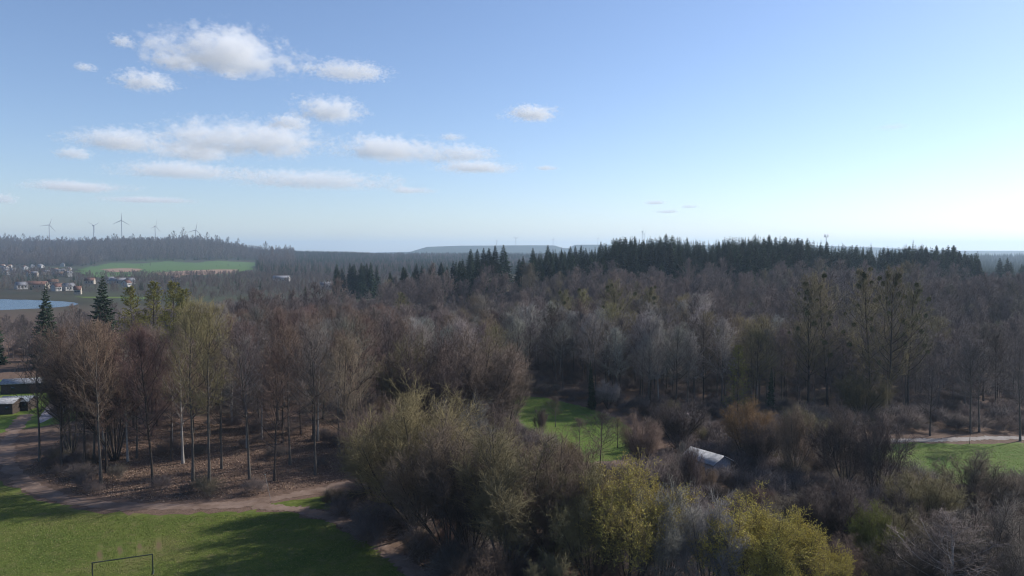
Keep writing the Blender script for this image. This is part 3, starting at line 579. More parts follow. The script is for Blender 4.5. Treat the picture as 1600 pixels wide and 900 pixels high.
# --- countable trees of the woods, and the mass behind them
gx, gy = np.meshgrid(np.arange(-420, 420, 6.0), np.arange(70, 640, 6.0)); gx = gx.ravel() + rng.uniform(-2.9, 2.9, gx.size); gy = gy.ravel() + rng.uniform(-2.9, 2.9, gy.size)
k = np.abs(gx/gy) < .80; gx, gy = gx[k], gy[k]; gz = terrain(gx, gy); bx, by = project(gx, gy, gz)
left = (by > 645) & (by < 738) & (bx > 70) & (bx < 575) & (rng.uniform(0, 1, len(bx)) < np.where(bx < 215, .38, .62))
back = (by <= 645)
camp = inpoly(bx, by, [(-300, 572), (225, 572), (240, 600), (215, 640), (120, 665), (60, 690), (-300, 760)]); clear = inpoly(bx, by, [(790, 606), (860, 612), (960, 632), (1010, 670), (800, 690), (780, 640)])
glade = inpoly(bx, by, [(1120, 470), (1196, 468), (1200, 497), (1130, 500)])
lake = ((gx + 462)/190)**2 + ((gy - 478)/94)**2 < 1
lakev = (gx < -.52*gy) & (gy > 300) & (gy < 560) ; fld = (gx < -140) & (gy > 560)
h0 = None
keep = (left | back) & ~camp & ~clear & ~glade & ~lake & ~lakev & ~fld & (gy < 455 + 60*(gx < -100)) & ~((gx > -70) & (gy > 416))
keep &= ~((by < 645) & (gx < -30) & (gy < 235) & (rng.uniform(0, 1, len(bx)) < .35))
gx, gy, gz, bx, by = (q[keep] for q in (gx, gy, gz, bx, by))
n = len(gx); dist = np.hypot(gx, gy)
h = rng.uniform(17, 23, n) + np.where((gx < -20) & (gy < 220), 2.2, 0) - 3*(gx > 60)*(gy < 230) - 3.0*S(290, 380, gy)
h = h*np.where((gx > -60) & (gx < 30) & (gy > 225) & (gy < 330), .62, 1)      # lower scrub in the dip
cap = CAMZ - gy*np.interp(bx, [-200, 200, 335, 370, 600, 640, 740, 800], [.0950, .0935, .0900, .0715, .0700, .085, .075, -.5])      # crowns stay below the view of lake and valley
h = np.minimum(h, cap*rng.uniform(.88, 1.0, n)); h = np.where((gy > 335) & (bx > 596), np.minimum(rng.uniform(14, 21, n), np.where(bx < 800, 17, 99)) - 7*S(340, 400, gy)*(bx > 800), h); ok = h > 8.5; gx, gy, gz, bx, by, h, dist = (q[ok] for q in (gx, gy, gz, bx, by, h, dist)); n = len(h)
order = np.argsort(dist/h); ind = order[:300 - 62]; rest = order[300 - 62:]
for i in ind:
    P = (gx[i], gy[i], gz[i]); lw = bx[i] < 620
    tint = rng.choice(['red', 'red', 'brown', 'grey', 'red']) if lw else rng.choice(['purple', 'grey', 'brown', 'pale', 'pale', 'olive', 'dark'] if bx[i] < 1150 else ['purple', 'grey', 'dark', 'brown', 'pale', 'olive'])
    size = 'tall' if h[i] > 19.5 else 'lower'; tw_ = TONE[str(tint)]
    if lw and by[i] > 645: lab, grp = 'slim %s bare tree on the leaf-strewn floor, %s' % (tw_, mark(bx[i])), 'trees inside the left wood'
    elif lw: lab, grp = '%s %s bare tree in the dense reddish wood, %s' % (size, tw_, mark(bx[i])), 'reddish wood on the left'
    elif bx[i] < 1150: lab, grp = '%s %s bare tree in the middle wood, %s' % (size, tw_, mark(bx[i])), 'grey wood behind the clearing'
    else: lab, grp = '%s %s bare tree in the dusky wood, %s' % (size, tw_, mark(bx[i])), 'dusky wood on the right'
    plant('tall' if rng.uniform() < .93 else 'pale', P, h[i], tint, lab, grp, wide=1.0 if lw else 1.05)
lf = np.sin(gx/23. + 1.1*np.sin(gy/31.))*np.sin(gy/19. + 1.3*np.sin(gx/27.)); h = h*(1 + .16*lf)
q = rest[(lf[rest] > -.72) & ~((bx[rest] > 692) & (bx[rest] < 800) & (gy[rest] > 345)) & ~((bx[rest] > 800) & (bx[rest] < 965) & (gy[rest] > 392)) & ~((bx[rest] > 600) & (bx[rest] <= 692) & (gy[rest] > 415))]; mass('bare_woodland', C_BARE, np.stack([gx[q], gy[q], gz[q]], 1), h[q]/20*np.exp(rng.normal(0, .13, len(q))), 'dusky mass of bare woodland climbing the slope', 'woodland', rng)
# undergrowth beneath the woods
m = 8000; ux = rng.uniform(-200, 240, m); uy = rng.uniform(72, 260, m); ub, vb = project(ux, uy, 0*ux)
ok = (np.abs(ux/uy) < .8) & ~inpoly(ub, vb, [(-300, 560), (230, 560), (230, 640), (120, 690), (60, 730), (140, 772), (400, 772), (560, 742), (575, 780), (520, 800), (720, 1000), (-600, 1000)]) & ~inpoly(ub, vb, [(795, 612), (905, 630), (1000, 660), (1070, 716), (1070, 740), (900, 750), (850, 700), (790, 650)]) & ~inpoly(ub, vb, [(1335, 678), (1900, 674), (1900, 800), (1560, 766), (1440, 755), (1340, 740)])
ok &= ~(inpoly(ub, vb, [(150, 640), (575, 640), (575, 760), (150, 775)]) & (rng.uniform(0, 1, m) < .8))
ux, uy = ux[ok], uy[ok]; mass('undergrowth', C_UND, np.stack([ux, uy, terrain(ux, uy)], 1), rng.uniform(.6, 1.5, len(ux))*np.where((ux > -25) & (uy < 150), 1.4, 1), 'low brown brushwood covering the ground between the trees', 'undergrowth', rng)

# --- conifers: the ridge, its patches and the dark group
def con(px, D, h, lab, grp, wide=1., v=None):
    x = (px - 800)/FPX*D; plant('spruce', (x, D, float(terrain(x, D))), h, rng.choice(['needle', 'needleb']), lab, grp, wide=wide, v=v)
for row, (d0, h0) in enumerate([(414, 18.5), (432, 20), (449, 20.5)]):
    px = 945 + row*3
    while px < 1532:
        if not (row == 0 and (px < 1010 or rng.uniform() < .35)):
            con(px, d0 + rng.uniform(-11, 11), h0 + rng.normal(0, 1.8) + 1.7*math.sin(px/37.) + 1.2*math.sin(px/14. + row) , 'spruce in the %s row of the ridge, %s' % (('front', 'middle', 'rear')[row], [m for a, m in [(0, 'left end by the far turbine'), (1030, 'at its highest part'), (1120, 'above the jutting spruces'), (1210, 'left of the radio mast'), (1290, 'right of the radio mast'), (1370, 'above the three mistletoe poplars'), (1450, 'near its right end')] if px >= a][-1]), 'ridge spruces', rng.uniform(1.15, 1.75), v=int(rng.integers(1, 3)))
        px += rng.uniform(6.5, 12)
q_ = rng.uniform(832, 1532, 620); D_ = np.where(q_ < 955, rng.uniform(470, 530, 620), rng.uniform(458, 530, 620)); x_ = (q_ - 800)/FPX*D_
mass('ridge_conifer_wood', C_SPR, np.stack([x_, D_, terrain(x_, D_)], 1), (np.where(q_ < 955, .93, 1.04) + rng.normal(0, .06, 620) + .07*np.sin(q_/37.) + .05*np.sin(q_/15.)), 'dark conifer wood crowding behind the counted ridge spruces', 'woodland', rng)
for c in range(34):                                # spruces that spill down the slope in small clumps
    cp = [975, 1010, 1075, 1120, 1245, 1300, 1420, 1475][c % 8] + rng.normal(0, 9); cd = [396, 385, 402, 376, 398, 390, 402, 396][c % 8] + rng.normal(0, 6)
    con(cp, cd, rng.uniform(11, 18), 'spruce spilling down the slope %s' % (['below the left end of the ridge', 'below the left end of the ridge', 'below the highest ridge part', 'left of the jutting spruces', 'left of the radio mast', 'under the radio mast', 'above the three mistletoe poplars', 'near the right end of the ridge'][c % 8]), 'slope spruces', rng.uniform(1.1, 1.4))
px = 735
while px < 950:
    if not 795 < px < 832: con(px, rng.uniform(470, 500), rng.uniform(17, 23) if px > 800 else rng.uniform(23, 26), 'spruce on the low left part of the ridge skyline', 'left ridge spruces', rng.uniform(1.2, 1.5), v=int(rng.integers(0, 3)))
    px += rng.uniform(8, 15)
for (a, b2, D0, hh, cnt, lab, grp) in [(524, 596, 545, 25, 18, 'dark spruce in the tight group left of the ridge foot', 'dark spruce group'), (708, 792, 412, 22, 24, 'black-green spruce in the block on the ridge flank', 'spruce block on the flank'), (605, 700, 446, 19, 22, 'spruce in the small stand above the dark flank', 'small spruce stand'),
                                  (800, 965, 420, 19, 32, 'spruce mixed with bare trees under the left skyline', 'scattered flank spruces'), (1160, 1200, 414, 23, 8, 'tall dark spruce jutting down from the ridge rows', 'jutting spruces'), (1560, 1600, 520, 23, 6, 'spruce at the right edge beyond the ridge end', 'right edge spruces')]:
    for c in range(cnt): con(rng.uniform(a, b2), D0 + rng.uniform(-14, 14), hh*rng.uniform(.85, 1.1), lab, grp, rng.uniform(1.1, 1.4))
# --- far woods (one mass each)
def scatter(n, pxr, dr, fn=None):
    px = rng.uniform(*pxr, n); D = np.sqrt(rng.uniform(dr[0]**2, dr[1]**2, n)); x = (px - 800)/FPX*D; z = terrain(x, D)
    k = np.ones(n, bool) if fn is None else fn(px, D, x, project(x, D, z)[1]); return np.stack([x, D, z], 1)[k]
infield = lambda px, D, x, py: ~inpoly(px, py, [(112, 434), (120, 418), (170, 409), (260, 407.5), (330, 406.5), (400, 407), (408, 414), (400, 422), (385, 431), (250, 434)])
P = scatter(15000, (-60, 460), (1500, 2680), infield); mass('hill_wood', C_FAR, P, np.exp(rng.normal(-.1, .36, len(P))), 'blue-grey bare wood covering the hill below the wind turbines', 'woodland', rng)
P = np.concatenate([scatter(220, (125, 400), (1080, 1900), lambda px, D, x, py: np.abs(py - np.interp(px, [125, 220, 300, 400], [418, 416.5, 419, 415.5])) < .5), scatter(500, (-60, 420), (1030, 1120), None)]); mass('field_hedges', C_FAR, P, rng.uniform(.2, .5, len(P)), 'thin hedges crossing the green field under the turbine hill', 'hedge', rng)
P = scatter(1800, (-60, 520), (1500, 2680), infield); mass('hill_conifers', C_SPR, P, rng.uniform(.45, .8, len(P)), 'dark conifers scattered through the wood on the turbine hill', 'woodland', rng)
P = scatter(9500, (400, 1010), (1050, 2750), lambda px, D, x, py: (np.sin(x/130. + 1)*np.sin(D/170.) > -.35)); mass('far_conifer_wood', C_SPR, P, rng.uniform(.6, .95, len(P)), 'hazy conifer forest on the low far hills in the middle', 'woodland', rng)
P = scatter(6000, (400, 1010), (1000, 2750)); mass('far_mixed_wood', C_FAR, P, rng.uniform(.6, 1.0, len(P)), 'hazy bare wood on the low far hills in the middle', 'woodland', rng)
P = scatter(1500, (1500, 1660), (600, 2700)); mass('right_far_wood', C_SPR, P, rng.uniform(.6, .9, len(P)), 'bluish wood on the far plain at the right edge', 'woodland', rng)
HOUSEPX = []
vill = lambda px, D, x, py: infield(px, D, x, py) & ((((x + 462)/200)**2 + ((D - 478)/98)**2) > 1) & (np.sin(x/37.)*np.sin(D/31.) > -.25) & ~((px < 340) & (D < 600))
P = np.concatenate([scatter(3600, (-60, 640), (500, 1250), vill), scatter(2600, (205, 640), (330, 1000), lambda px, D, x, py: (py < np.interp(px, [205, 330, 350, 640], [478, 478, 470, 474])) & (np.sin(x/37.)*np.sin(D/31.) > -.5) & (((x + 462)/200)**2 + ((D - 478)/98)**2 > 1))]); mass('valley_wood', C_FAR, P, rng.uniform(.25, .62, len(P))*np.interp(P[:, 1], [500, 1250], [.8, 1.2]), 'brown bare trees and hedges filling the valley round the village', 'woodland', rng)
P = scatter(160, (-40, 420), (640, 1150), infield); mass('valley_conifers', C_SPR, P, rng.uniform(.25, .55, len(P)), 'dark conifers dotted between the village houses', 'woodland', rng)

# ------------------------------------------------------------------ goal, pole, mast, turbines, huts, cars, houses
def thing(name, P, rz, label, cat, group=None):
    o = bpy.data.objects.new(name, None); COL.objects.link(o); o.location = tuple(map(float, P)); o.rotation_euler = (0, 0, rz); return tag(o, label, cat, group)
def rod(B, a, b2, r0, r1=None, m=8): tube(B, np.array([[a, b2]], float), np.array([[r0, r0 if r1 is None else r1]]), m)
DARKM, _, _ = mat('dark_metal', (.03, .04, .035), .5, .4); GREYM, _, _ = mat('grey_metal', (.45, .46, .47), .45, .5); WHITE, _, _ = mat('white_paint', (.62, .63, .64), .5, .4)
def plain(name, c, var=.15, sc=1.5, rough=.8):
    m, t, b = mat(name, c, rough); n = noise(t, N(t, 'ShaderNodeTexCoord').outputs['Object'], sc, 5); t.links.new(mixc(t, 1., c, ramp(t, n, [(.3, (1-var,)*3), (.7, (1+var,)*3)]), 'MULTIPLY'), b.inputs['Base Color']); return m
# goal
A = at(145, 912); Bp = at(239, 897); gh = top_h(Bp, 866); w2 = float(np.linalg.norm(Bp - A)); rz = math.atan2(Bp[1] - A[1], Bp[0] - A[0])
g0 = thing('football_goal', A, rz, 'dark football goal frame without a net on the lawn', 'goal')
B = MB(); rod(B, (0, 0, -.05), (0, 0, gh), .06); obj('post', B.mesh('post', DARKM, True), g0)
B = MB(); rod(B, (w2, 0, -.05), (w2, 0, gh), .06); obj('post', B.mesh('post', DARKM, True), g0)
B = MB(); rod(B, (-.05, 0, gh), (w2 + .05, 0, gh), .06); obj('crossbar', B.mesh('crossbar', DARKM, True), g0)
for x in (0, w2):
    B = MB(); B.box((x, .25, .03), (.10, .45, .04)); obj('foot_plate', B.mesh('foot_plate', DARKM), g0)
# thin pole
P = at(423, 781); ph = top_h(P, 742); g0 = thing('marker_pole', P, 0, 'thin pale pole leaning beside the dirt path fork', 'pole')
B = MB(); rod(B, (0, 0, -.1), (-.75, 0, ph), .035, .028); obj('shaft', B.mesh('shaft', BARKW, True), g0)
B = MB(); B.box((-.77, 0, ph + .06), (.09, .04, .07)); obj('cap', B.mesh('cap', BARKW), g0)
# young trees staked on the meadow
for bx, lab in ((1515, 'single young staked tree at the upper rim of the right meadow'),):
    P = at(bx, 694); B = MB(); g0 = thing('young_tree', P, 0, lab, 'tree'); rod(B, (0, 0, -.05), (.05, 0, 2.6), .05, .03); obj('trunk', B.mesh('trunk', BARKD), g0)
    B = MB(); gg = np.random.default_rng(3); q = np.array([[0, 0, 1.8]]*26) + gg.normal(0, .03, (26, 3)) + np.linspace(0, .8, 26)[:, None]*[0, 0, 1]; spikes(B, q, q + unit(gg.normal(0, 1, (26, 3)) + [0, 0, 1.2])*gg.uniform(.4, .9, (26, 1)), .015); c = obj('crown', B.mesh('crown', BARKD), g0)
# radio mast on the ridge
D = 545; x = (1290 - 800)/FPX*D; z = float(terrain(x, D)); top = CAMZ + (393 - 368.5)/FPX*D - z
g0 = thing('radio_mast', (x, D, z), .3, 'small radio mast with flared head poking above the ridge spruces', 'mast')
B = MB()
for a in range(3): rod(B, (.55*math.cos(a*2.09), .55*math.sin(a*2.09), 0), (.4*math.cos(a*2.09), .4*math.sin(a*2.09), top - 1), .07, .06, 5)
for k in range(18):
    for a in range(3):
        u, v = a*2.09, (a+1)*2.09; z0 = (top - 1)*k/18; z1 = (top - 1)*(k+1)/18; rod(B, (.5*math.cos(u), .5*math.sin(u), z0), (.5*math.cos(v), .5*math.sin(v), z1), .03, m=4)
obj('lattice', B.mesh('lattice', GREYM), g0)
B = MB(); B.box((0, 0, top - .9), (1.5, 1.5, .08)); obj('platform', B.mesh('platform', GREYM), g0)
for a in range(4):
    B = MB(); B.box((1.35*math.cos(a*1.571 + .4), 1.35*math.sin(a*1.571 + .4), top), (.16, .16, 1.1), a*1.571 + .4); obj('antenna', B.mesh('antenna', WHITE), g0)
# wind turbines
TW_M, _, _ = mat('turbine_paint', (.30, .31, .33), .5, .3)
def turbine(px, hub, D, blade, yaw, ph, lab, grp='wind turbines on the ridge'):
    x = (px - 800)/FPX*D; z = float(terrain(x, D)); H = CAMZ + (393 - hub)/FPX*D - z
    g0 = thing('wind_turbine', (x, D, z), yaw, lab, 'wind turbine', grp)
    B = MB(); rod(B, (0, 0, -1), (0, 0, H), 2.3, 1.4, 10); obj('tower', B.mesh('tower', TW_M, True), g0)
    B = MB(); B.box((0, .6, H + 1.2), (1.9, 4.6, 1.9)); obj('nacelle', B.mesh('nacelle', TW_M), g0)
    B = MB(); tube(B, np.array([[(0, -4.0, H + 1.2), (0, -5.2, H + 1.2), (0, -6.2, H + 1.2)]]), np.array([[1.8, 1.6, .3]]), 10); obj('hub', B.mesh('hub', TW_M, True), g0)
    for k in range(3):
        a = ph + k*2.0944; d = np.array([math.sin(a), 0, math.cos(a)]); s = np.array([math.cos(a), 0, -math.sin(a)]); c0 = np.array([0, -5.2, H + 1.2]); v = []
        for f, wd, th in ((0, .9, .9), (.12, 1.5, .5), (.5, 1.05, .3), (.97, .35, .12)):
            q = c0 + d*blade*f; v += [q + s*wd*1.3, q + [0, th, 0], q - s*wd*.9, q - [0, th, 0]]
        f4 = [[i*4 + j, i*4 + (j+1) % 4, i*4 + 4 + (j+1) % 4, i*4 + 4 + j] for i in range(3) for j in range(4)] + [[12, 13, 14, 15]]
        B = MB(); B.add(v, f4); obj('blade', B.mesh('blade', TW_M), g0)
for q in [(3, 376, 3500, 30, .9, .5, 'wind turbine half sunk behind the hill at the left edge'), (79, 352, 3400, 42, .9, .35, 'wind turbine second from the left on the hill'), (148, 353, 3500, 40, 1.2, 1.0, 'wind turbine left of the tallest one'),
          (192, 345, 3300, 42, .5, .05, 'tallest wind turbine, near the middle of the row'), (244, 354, 3400, 38, 1.35, .2, 'wind turbine right of the tallest one'), (307, 360, 3400, 40, .6, .2, 'rightmost wind turbine of the row on the hill')]: turbine(*q)
for q in [(806, 372.5, 6400, 32, .3, 1.05, 'tiny far wind turbine standing on the blue plateau'), (776, 376, 6400, 30, 1., .4, 'faint far wind turbine at the left on the blue plateau'), (864, 374, 6600, 30, .8, .2, 'faint far wind turbine near the notch of the plateau'), (934, 372.5, 6600, 30, 1.1, 0., 'faint far wind turbine right of the plateau notch'),
          (1003, 362, 4200, 38, 1.2, .1, 'wind turbine rising behind the ridge spruces'), (1006, 366, 4800, 36, 1.0, .5, 'wind turbine hidden close behind another at the ridge spruces')]: turbine(*q, grp='far wind turbines')
# buildings
def house(P, L, Wd, hw, hr, rz, wm, rm, lab, grp=None, name='house', door=False, cat='house'):
    g0 = thing(name, P, rz, lab, cat, grp); B = MB(); a, c = L/2, Wd/2
    v = [(-a, -c, -.3), (a, -c, -.3), (a, c, -.3), (-a, c, -.3), (-a, -c, hw), (a, -c, hw), (a, c, hw), (-a, c, hw), (-a, 0, hw + hr), (a, 0, hw + hr)]
    B.add(v, [[0, 1, 5, 4], [2, 3, 7, 6]]); B.add(v, [[3, 0, 4, 7], [1, 2, 6, 5]]); B.add(v, [[4, 8, 7], [5, 6, 9]]); obj('wall', B.mesh('wall', wm), g0)
    B = MB(); o = .35; e = hr*o/c
    for s in (-1, 1):
        v = [(-a - o, s*(c + o), hw - e + .05), (a + o, s*(c + o), hw - e + .05), (a + o, 0, hw + hr + .05), (-a - o, 0, hw + hr + .05)]; v += [(x, y, z + .16) for x, y, z in v]
        B.add(v, [[0, 1, 2, 3], [4, 7, 6, 5], [0, 4, 5, 1], [1, 5, 6, 2], [2, 6, 7, 3], [3, 7, 4, 0]])
    obj('roof', B.mesh('roof', rm), g0)
    if door:
        B = MB(); B.box((a*.3, -c - .02, 1.0), (.45, .04, 1.0)); obj('door', B.mesh('door', DOOR), g0)
        for s in (-.5, .75):
            B = MB(); B.box((a*s, -c - .02, 1.5), (.4, .035, .35)); obj('window', B.mesh('window', GLASS), g0)
    elif cat == 'house' and P[1] < 1100:
        for s in (-.55, 0, .55):
            B = MB(); B.box((a*s, -c - .03, hw*.6), (.6, .05, .7)); obj('window', B.mesh('window', GLASS), g0)
    return g0
DOOR = plain('door_brown', (.12, .08, .05)); GLASS, _, _ = mat('window_glass', (.03, .04, .05), .08, .6)
PLW = plain('render_white', (.36, .35, .335)); PLC = plain('render_cream', (.33, .29, .24)); RED = plain('roof_red', (.13, .07, .055)); SLATE = plain('roof_slate', (.17, .17, .185)); BRN = plain('roof_brown', (.15, .095, .07))
for (px, py, L, Wd, rz, wm, rm, lab) in [
  (33, 452, 13, 11, .9, PLW, SLATE, 'white gabled house, leftmost in the valley village'), (56, 451, 30, 12, .1, PLC, RED, 'long building with red roof in the valley village'), (83, 447, 12, 10, .7, PLW, BRN, 'white house above the long red roof'),
  (88, 455, 9, 8, 1.3, PLW, RED, 'left one of two small white houses near the lake'), (94, 454, 9, 9, .4, PLW, BRN, 'right one of two small white houses near the lake'), (107, 454, 13, 10, 1.1, PLW, SLATE, 'white gabled house just left of the large spruce'),
  (122, 460, 7, 6, .3, PLC, RED, 'small hut on the lake bank left of the large spruce'), (141, 444, 13, 10, .2, PLC, RED, 'house with red-brown roof behind the large spruce'), (172, 442, 11, 10, .5, PLW, SLATE, 'white house right of the large spruce tip'),
  (187, 444, 26, 13, .05, PLC, SLATE, 'long hall with grey roof right of the large spruce'), (198, 448, 10, 9, 1.4, PLW, RED, 'small white house before the grey-roofed hall'), (204, 444, 11, 9, .8, PLW, SLATE, 'white house at the right end of the hall'),
  (275, 440, 13, 10, .4, PLW, BRN, 'white house at the foot of the ploughed field'), (440, 440, 26, 14, .1, PLW, SLATE, 'pale hall in the valley under the middle hills'), (510, 452, 15, 10, .3, PLW, SLATE, 'pale building left of the dark spruce group')]:
    house(at(px, py), L*.72, Wd*.72, 4.2, 2.7, rz, wm, rm, lab, 'village houses in the valley')
for k in range(34):
    px = float(rng.choice([rng.uniform(0, 20), rng.uniform(35, 70), rng.uniform(62, 108), rng.uniform(92, 110)])); py = rng.uniform(414, 433) if px > 30 else rng.uniform(416, 430); P = at(px, py)
    house(P, rng.uniform(7, 10), rng.uniform(6, 8), rng.uniform(3.5, 5), 2.6, rng.uniform(0, 3), PLW if rng.uniform() < .7 else PLC, rng.choice([RED, SLATE, BRN, SLATE]), 'tiny pale house in the hillside village under the turbine hill', 'hillside village houses')
# camp huts, caravans, shed, cars
TIN, t, b = mat('tin_roof', (.42, .43, .45), .38, .5, .6); TIN2 = plain('felt_roof_blue', (.16, .18, .21)); WOODW = plain('dark_boards', (.055, .042, .034), .3, 4); SHEDW = plain('grey_boards', (.26, .27, .31), .2, 3); ROOFW = plain('pale_sheet_roof', (.22, .225, .24), .35, 2, .85)
house(at(-4, 645), 9, 5, 2.4, .7, .12, WOODW, ROOFW, 'dark hut with pale sheet roof at the left edge above the path', name='hut', door=True, cat='hut')
house(at(46, 612), 11, 5, 2.5, .8, .25, WOODW, ROOFW, 'long dark hut with pale roof on the camp lawn', name='hut', door=True, cat='hut')
house(at(192, 625), 9, 7, 2.6, 1.3, .35, WOODW, TIN2, 'dark cabin with blue-grey roof behind the left wood', name='cabin', door=True, cat='cabin')
house(at(30, 640), 6, 4, 2.2, .7, .1, WOODW, TIN2, 'small dark cabin between two pale-roofed huts', name='cabin', door=True, cat='cabin')
house(at(1104, 742), 6.0, 4.2, 2.7, 1.0, -.95, SHEDW, ROOFW, 'blue-grey shed with pale roof among dark bushes', name='shed', door=True, cat='shed')
def caravan(P, rz, lab):
    g0 = thing('caravan', P, rz, lab, 'caravan'); import bmesh
    bm = bmesh.new(); bmesh.ops.create_cube(bm, size=1); bmesh.ops.scale(bm, vec=(4.8, 2.1, 1.9), verts=bm.verts); bmesh.ops.translate(bm, vec=(0, 0, 1.45), verts=bm.verts); bmesh.ops.bevel(bm, geom=bm.edges[:], offset=.32, segments=3, affect='EDGES')
    me = bpy.data.meshes.new('body'); bm.to_mesh(me); bm.free(); me.materials.append(WHITE); obj('body', me, g0)
    for s in (-1.3, 0, 1.3):
        B = MB(); B.box((s, -1.06, 1.75), (.42, .03, .28)); obj('window', B.mesh('window', GLASS), g0)
    for s in (-1, 1):
        B = MB(); rod(B, (0, s*.85, .32), (0, s*1.02, .32), .32, m=14); obj('wheel', B.mesh('wheel', DARKM), g0)
    B = MB(); rod(B, (2.3, 0, .5), (3.5, 0, .5), .05); obj('drawbar', B.mesh('drawbar', GREYM), g0)
caravan(at(70, 606), .5, 'white caravan at the right end of the long camp hut'); caravan(at(146, 583), 1.2, 'white caravan far back on the camp lawn'); caravan(at(183, 588), .15, 'white caravan at the right rear of the camp lawn')
def car(P, rz, col, lab):
    g0 = thing('parked_car', P, rz, lab, 'car'); m, _, _ = mat('car_paint', col, .25, .6)
    def ext(prof, hw, hw2=None):
        B = MB(); n = len(prof); v = [(x, -hw, z) for x, z in prof] + [(x, hw, z) for x, z in prof]; B.add(v, [[i, (i+1) % n, n + (i+1) % n, n + i] for i in range(n)])
        for q in (0, n): B.add(v, [[q, q + i, q + i + 1] for i in range(1, n - 1)])
        return B
    obj('body', ext([(-2.1, .35), (2.1, .35), (2.15, .7), (1.25, .92), (.55, 1.42), (-1.1, 1.45), (-1.95, .98), (-2.15, .8)], .86).mesh('body', m), g0)
    for s in (-1, 1):
        B = MB(); B.box((-.25, s*.865, 1.13), (.85, .012, .17)); obj('window', B.mesh('window', GLASS), g0)
        for x in (-1.3, 1.3):
            B = MB(); rod(B, (x, s*.72, .32), (x, s*.89, .32), .32, m=14); obj('wheel', B.mesh('wheel', DARKM), g0)
    v = [(1.22, -.7, .95), (1.22, .7, .95), (.60, .62, 1.39), (.60, -.62, 1.39)]; B = MB(); B.add([(x + .03, y, z + .02) for x, y, z in v], [[0, 1, 2, 3]]); obj('windscreen', B.mesh('windscreen', GLASS), g0)
car(at(1222, 788), .4, (.02, .02, .025), 'black parked car glinting above the yellow willow'); car(at(1246, 786), .5, (.05, .05, .06), 'dark grey parked car right beside the black one'); car(at(1166, 716), .3, (.035, .03, .035), 'dark parked car by the tan shrub near the pale shed')

# ------------------------------------------------------------------ clouds: closed bodies of real vapour, outside the haze
def cloud_mat(name, tau, size, size2, seed, rag):
    m = bpy.data.materials.new(name); m.use_nodes = True; t = m.node_tree; t.nodes.clear()
    out = N(t, 'ShaderNodeOutputMaterial'); pv = N(t, 'ShaderNodeVolumePrincipled')
    pv.inputs['Color'].default_value = (1, 1, 1, 1); pv.inputs['Anisotropy'].default_value = 0.
    tc = N(t, 'ShaderNodeTexCoord'); 
    sp = N(t, 'ShaderNodeSeparateXYZ'); t.links.new(tc.outputs['Object'], sp.inputs[0])
    ln = N(t, 'ShaderNodeVectorMath', operation='LENGTH'); t.links.new(tc.outputs['Object'], ln.inputs[0])
    mp = N(t, 'ShaderNodeMapping'); mp.inputs['Scale'].default_value = (1/size, 1/size, 1.5/size); mp.inputs['Location'].default_value = (seed*7.3, seed*3.1, seed)
    t.links.new(pos(t), mp.inputs[0])
    n1 = noise(t, mp.outputs[0], 3.0, 8, .64)
    body = mth(t, 'SUBTRACT', 1.0, ln.outputs['Value'])
    flat = mth(t, 'MULTIPLY', mth(t, 'ADD', sp.outputs[2], .55), 3.0, True)     # flatter base
    mp2 = N(t, 'ShaderNodeMapping'); mp2.inputs['Scale'].default_value = (1/size2, 1/size2, 1/size2); mp2.inputs['Location'].default_value = (seed*2.3, seed*5.1, -seed)
    t.links.new(pos(t), mp2.inputs[0]); n2 = noise(t, mp2.outputs[0], 1.6, 3, .5)
    nn = mth(t, 'ADD', mth(t, 'MULTIPLY', mth(t, 'SUBTRACT', n1, .5), rag), mth(t, 'MULTIPLY', mth(t, 'SUBTRACT', n2, .5), 1.3))
    d = mth(t, 'SUBTRACT', mth(t, 'ADD', mth(t, 'MULTIPLY', body, 1.25), nn), .50)
    d = mth(t, 'MULTIPLY', d, 3.2, True)
    d = mth(t, 'MULTIPLY', d, flat)
    d = mth(t, 'MULTIPLY', d, tau/size)
    t.links.new(d, pv.inputs['Density']); t.links.new(pv.outputs[0], out.inputs['Volume']); return m
import bmesh
bm = bmesh.new(); bmesh.ops.create_icosphere(bm, subdivisions=3, radius=1.0); dome = bpy.data.meshes.new('cloud'); bm.to_mesh(dome); bm.free()
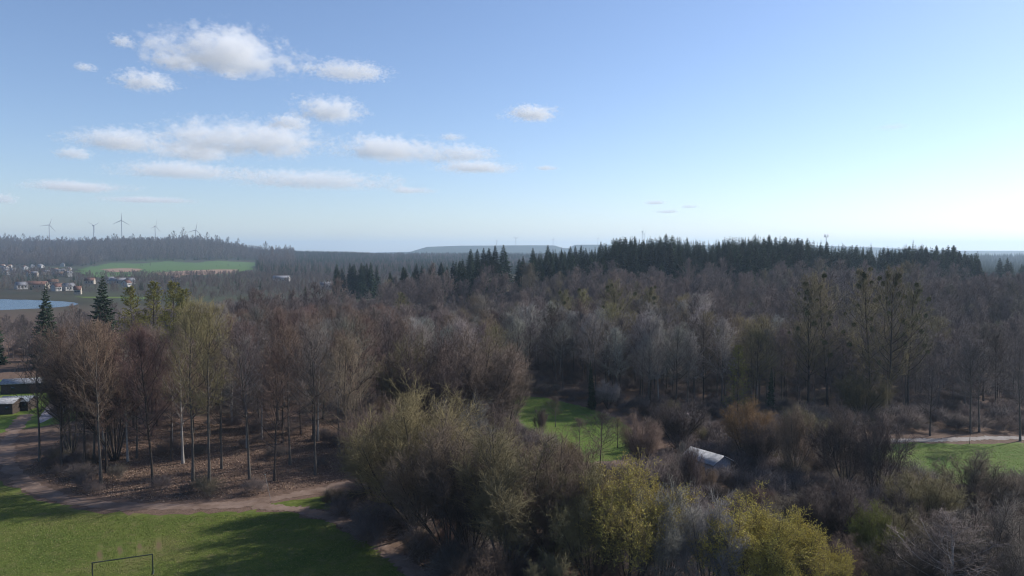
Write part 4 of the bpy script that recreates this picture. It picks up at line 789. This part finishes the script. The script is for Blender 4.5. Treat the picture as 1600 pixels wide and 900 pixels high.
CL = [  # px, py, w, h, tau, label
 (350, 86, 205, 62, 7, 'largest white cumulus cloud, highest in the left half of the sky'),
 (278, 98, 70, 28, 5, 'ragged cloud lobe hanging under the left end of the highest large cloud'),
 (193, 66, 40, 18, 4, 'tiny white cloud up and left of the highest large cloud'),
 (134, 106, 34, 11, 3, 'faint tiny cloud, leftmost of those high in the sky'),
 (229, 130, 88, 28, 5, 'small white cloud below the left end of the highest large cloud'),
 (364, 117, 44, 17, 4, 'small puff of cloud directly under the highest large cloud'),
 (540, 112, 125, 20, 4, 'thin ragged cloud to the right of the highest large cloud'),
 (484, 107, 30, 13, 2.5, 'wisp of cloud between the highest large cloud and the thin ragged one'),
 (512, 174, 108, 38, 6, 'peaked white cumulus cloud above the long cloud bank'),
 (452, 193, 68, 22, 5, 'small white cloud touching the lower left of the peaked cumulus'),
 (195, 222, 150, 32, 5, 'puffy cloud at the left end of the long bank'),
 (385, 222, 275, 50, 6, 'long billowing cloud that forms the main bank'),
 (115, 241, 54, 18, 4, 'small pale cloud off the left end of the bank'),
 (305, 240, 125, 26, 4, 'soft grey cloud in the middle of the bank, under the billows'),
 (612, 236, 165, 34, 5, 'white cloud to the right of the main bank'),
 (718, 242, 110, 24, 4, 'soft cloud trailing from the right end of the row of clouds'),
 (745, 263, 122, 15, 3.5, 'thin flat cloud under the trailing right-hand cloud'),
 (290, 268, 220, 24, 3, 'pale layered cloud under the main bank'),
 (490, 283, 240, 28, 3.5, 'long low cloud sloping down to the right under the bank'),
 (122, 293, 150, 15, 3, 'long flat pale cloud low at the left'),
 (232, 313, 130, 9, 2, 'faint streak of cloud lowest above the wind turbines'),
 (832, 179, 90, 19, 5, 'lone small white cloud near the middle of the sky'),
 (708, 215, 42, 10, 2.5, 'tiny faint cloud above the trailing right-hand cloud'),
 (853, 263, 38, 7, 2.5, 'tiny flat cloud right of the thin flat one'),
 (640, 298, 75, 9, 2, 'faint streak of cloud at the right end of the low sloping cloud'),
 (4, 312, 46, 16, 4, 'white cloud cut by the left edge of the picture'),
 (1023, 317, 38, 6, 2, 'upper faint wisp of the three above the spruce ridge'),
 (1043, 331, 38, 5, 2, 'lower faint wisp of the three above the spruce ridge'),
 (1078, 323, 28, 6, 2, 'right-hand faint wisp of the three above the spruce ridge'),
 (1393, 199, 46, 9, .8, 'very faint wisp alone in the bright right part of the sky'),
]
for k, (px, py, cw, ch, tau, lab) in enumerate(CL):
    dx, dy, dz = ray(px, py); alt = 1300 - CAMZ; s = alt/dz; dist = s
    hw, hh = cw/FPX*dist*.70, ch/FPX*dist*.90; dep = min(hw*.8, 900)
    o = obj('cloud', dome.copy(), loc=(dx*s, dy*s, CAMZ + dz*s)); o.scale = (hw, dep, hh)
    o.rotation_euler = (0, 0, -math.atan2(dx, dy))
    o.data.materials.append(cloud_mat('cloud_vapour', tau*.24, hh*1.2, hw*.8, k + 1, 3.3))
    tag(o, lab, 'cloud', 'fair-weather clouds')

# ------------------------------------------------------------------ haze: the air itself, one closed box
hm = bpy.data.materials.new('haze'); hm.use_nodes = True; t = hm.node_tree; t.nodes.clear()
out = N(t, 'ShaderNodeOutputMaterial'); pv = N(t, 'ShaderNodeVolumePrincipled')
pv.inputs['Color'].default_value = (.62, .81, 1, 1); pv.inputs['Density'].default_value = 1.1e-4; pv.inputs['Anisotropy'].default_value = 0.3
t.links.new(pv.outputs[0], out.inputs['Volume'])
B = MB(); B.box((0, 0, 128), (16500, 16500, 132)); tag(obj('haze', B.mesh('haze', hm)), 'thin blue haze over the whole landscape', 'haze', kind='stuff')
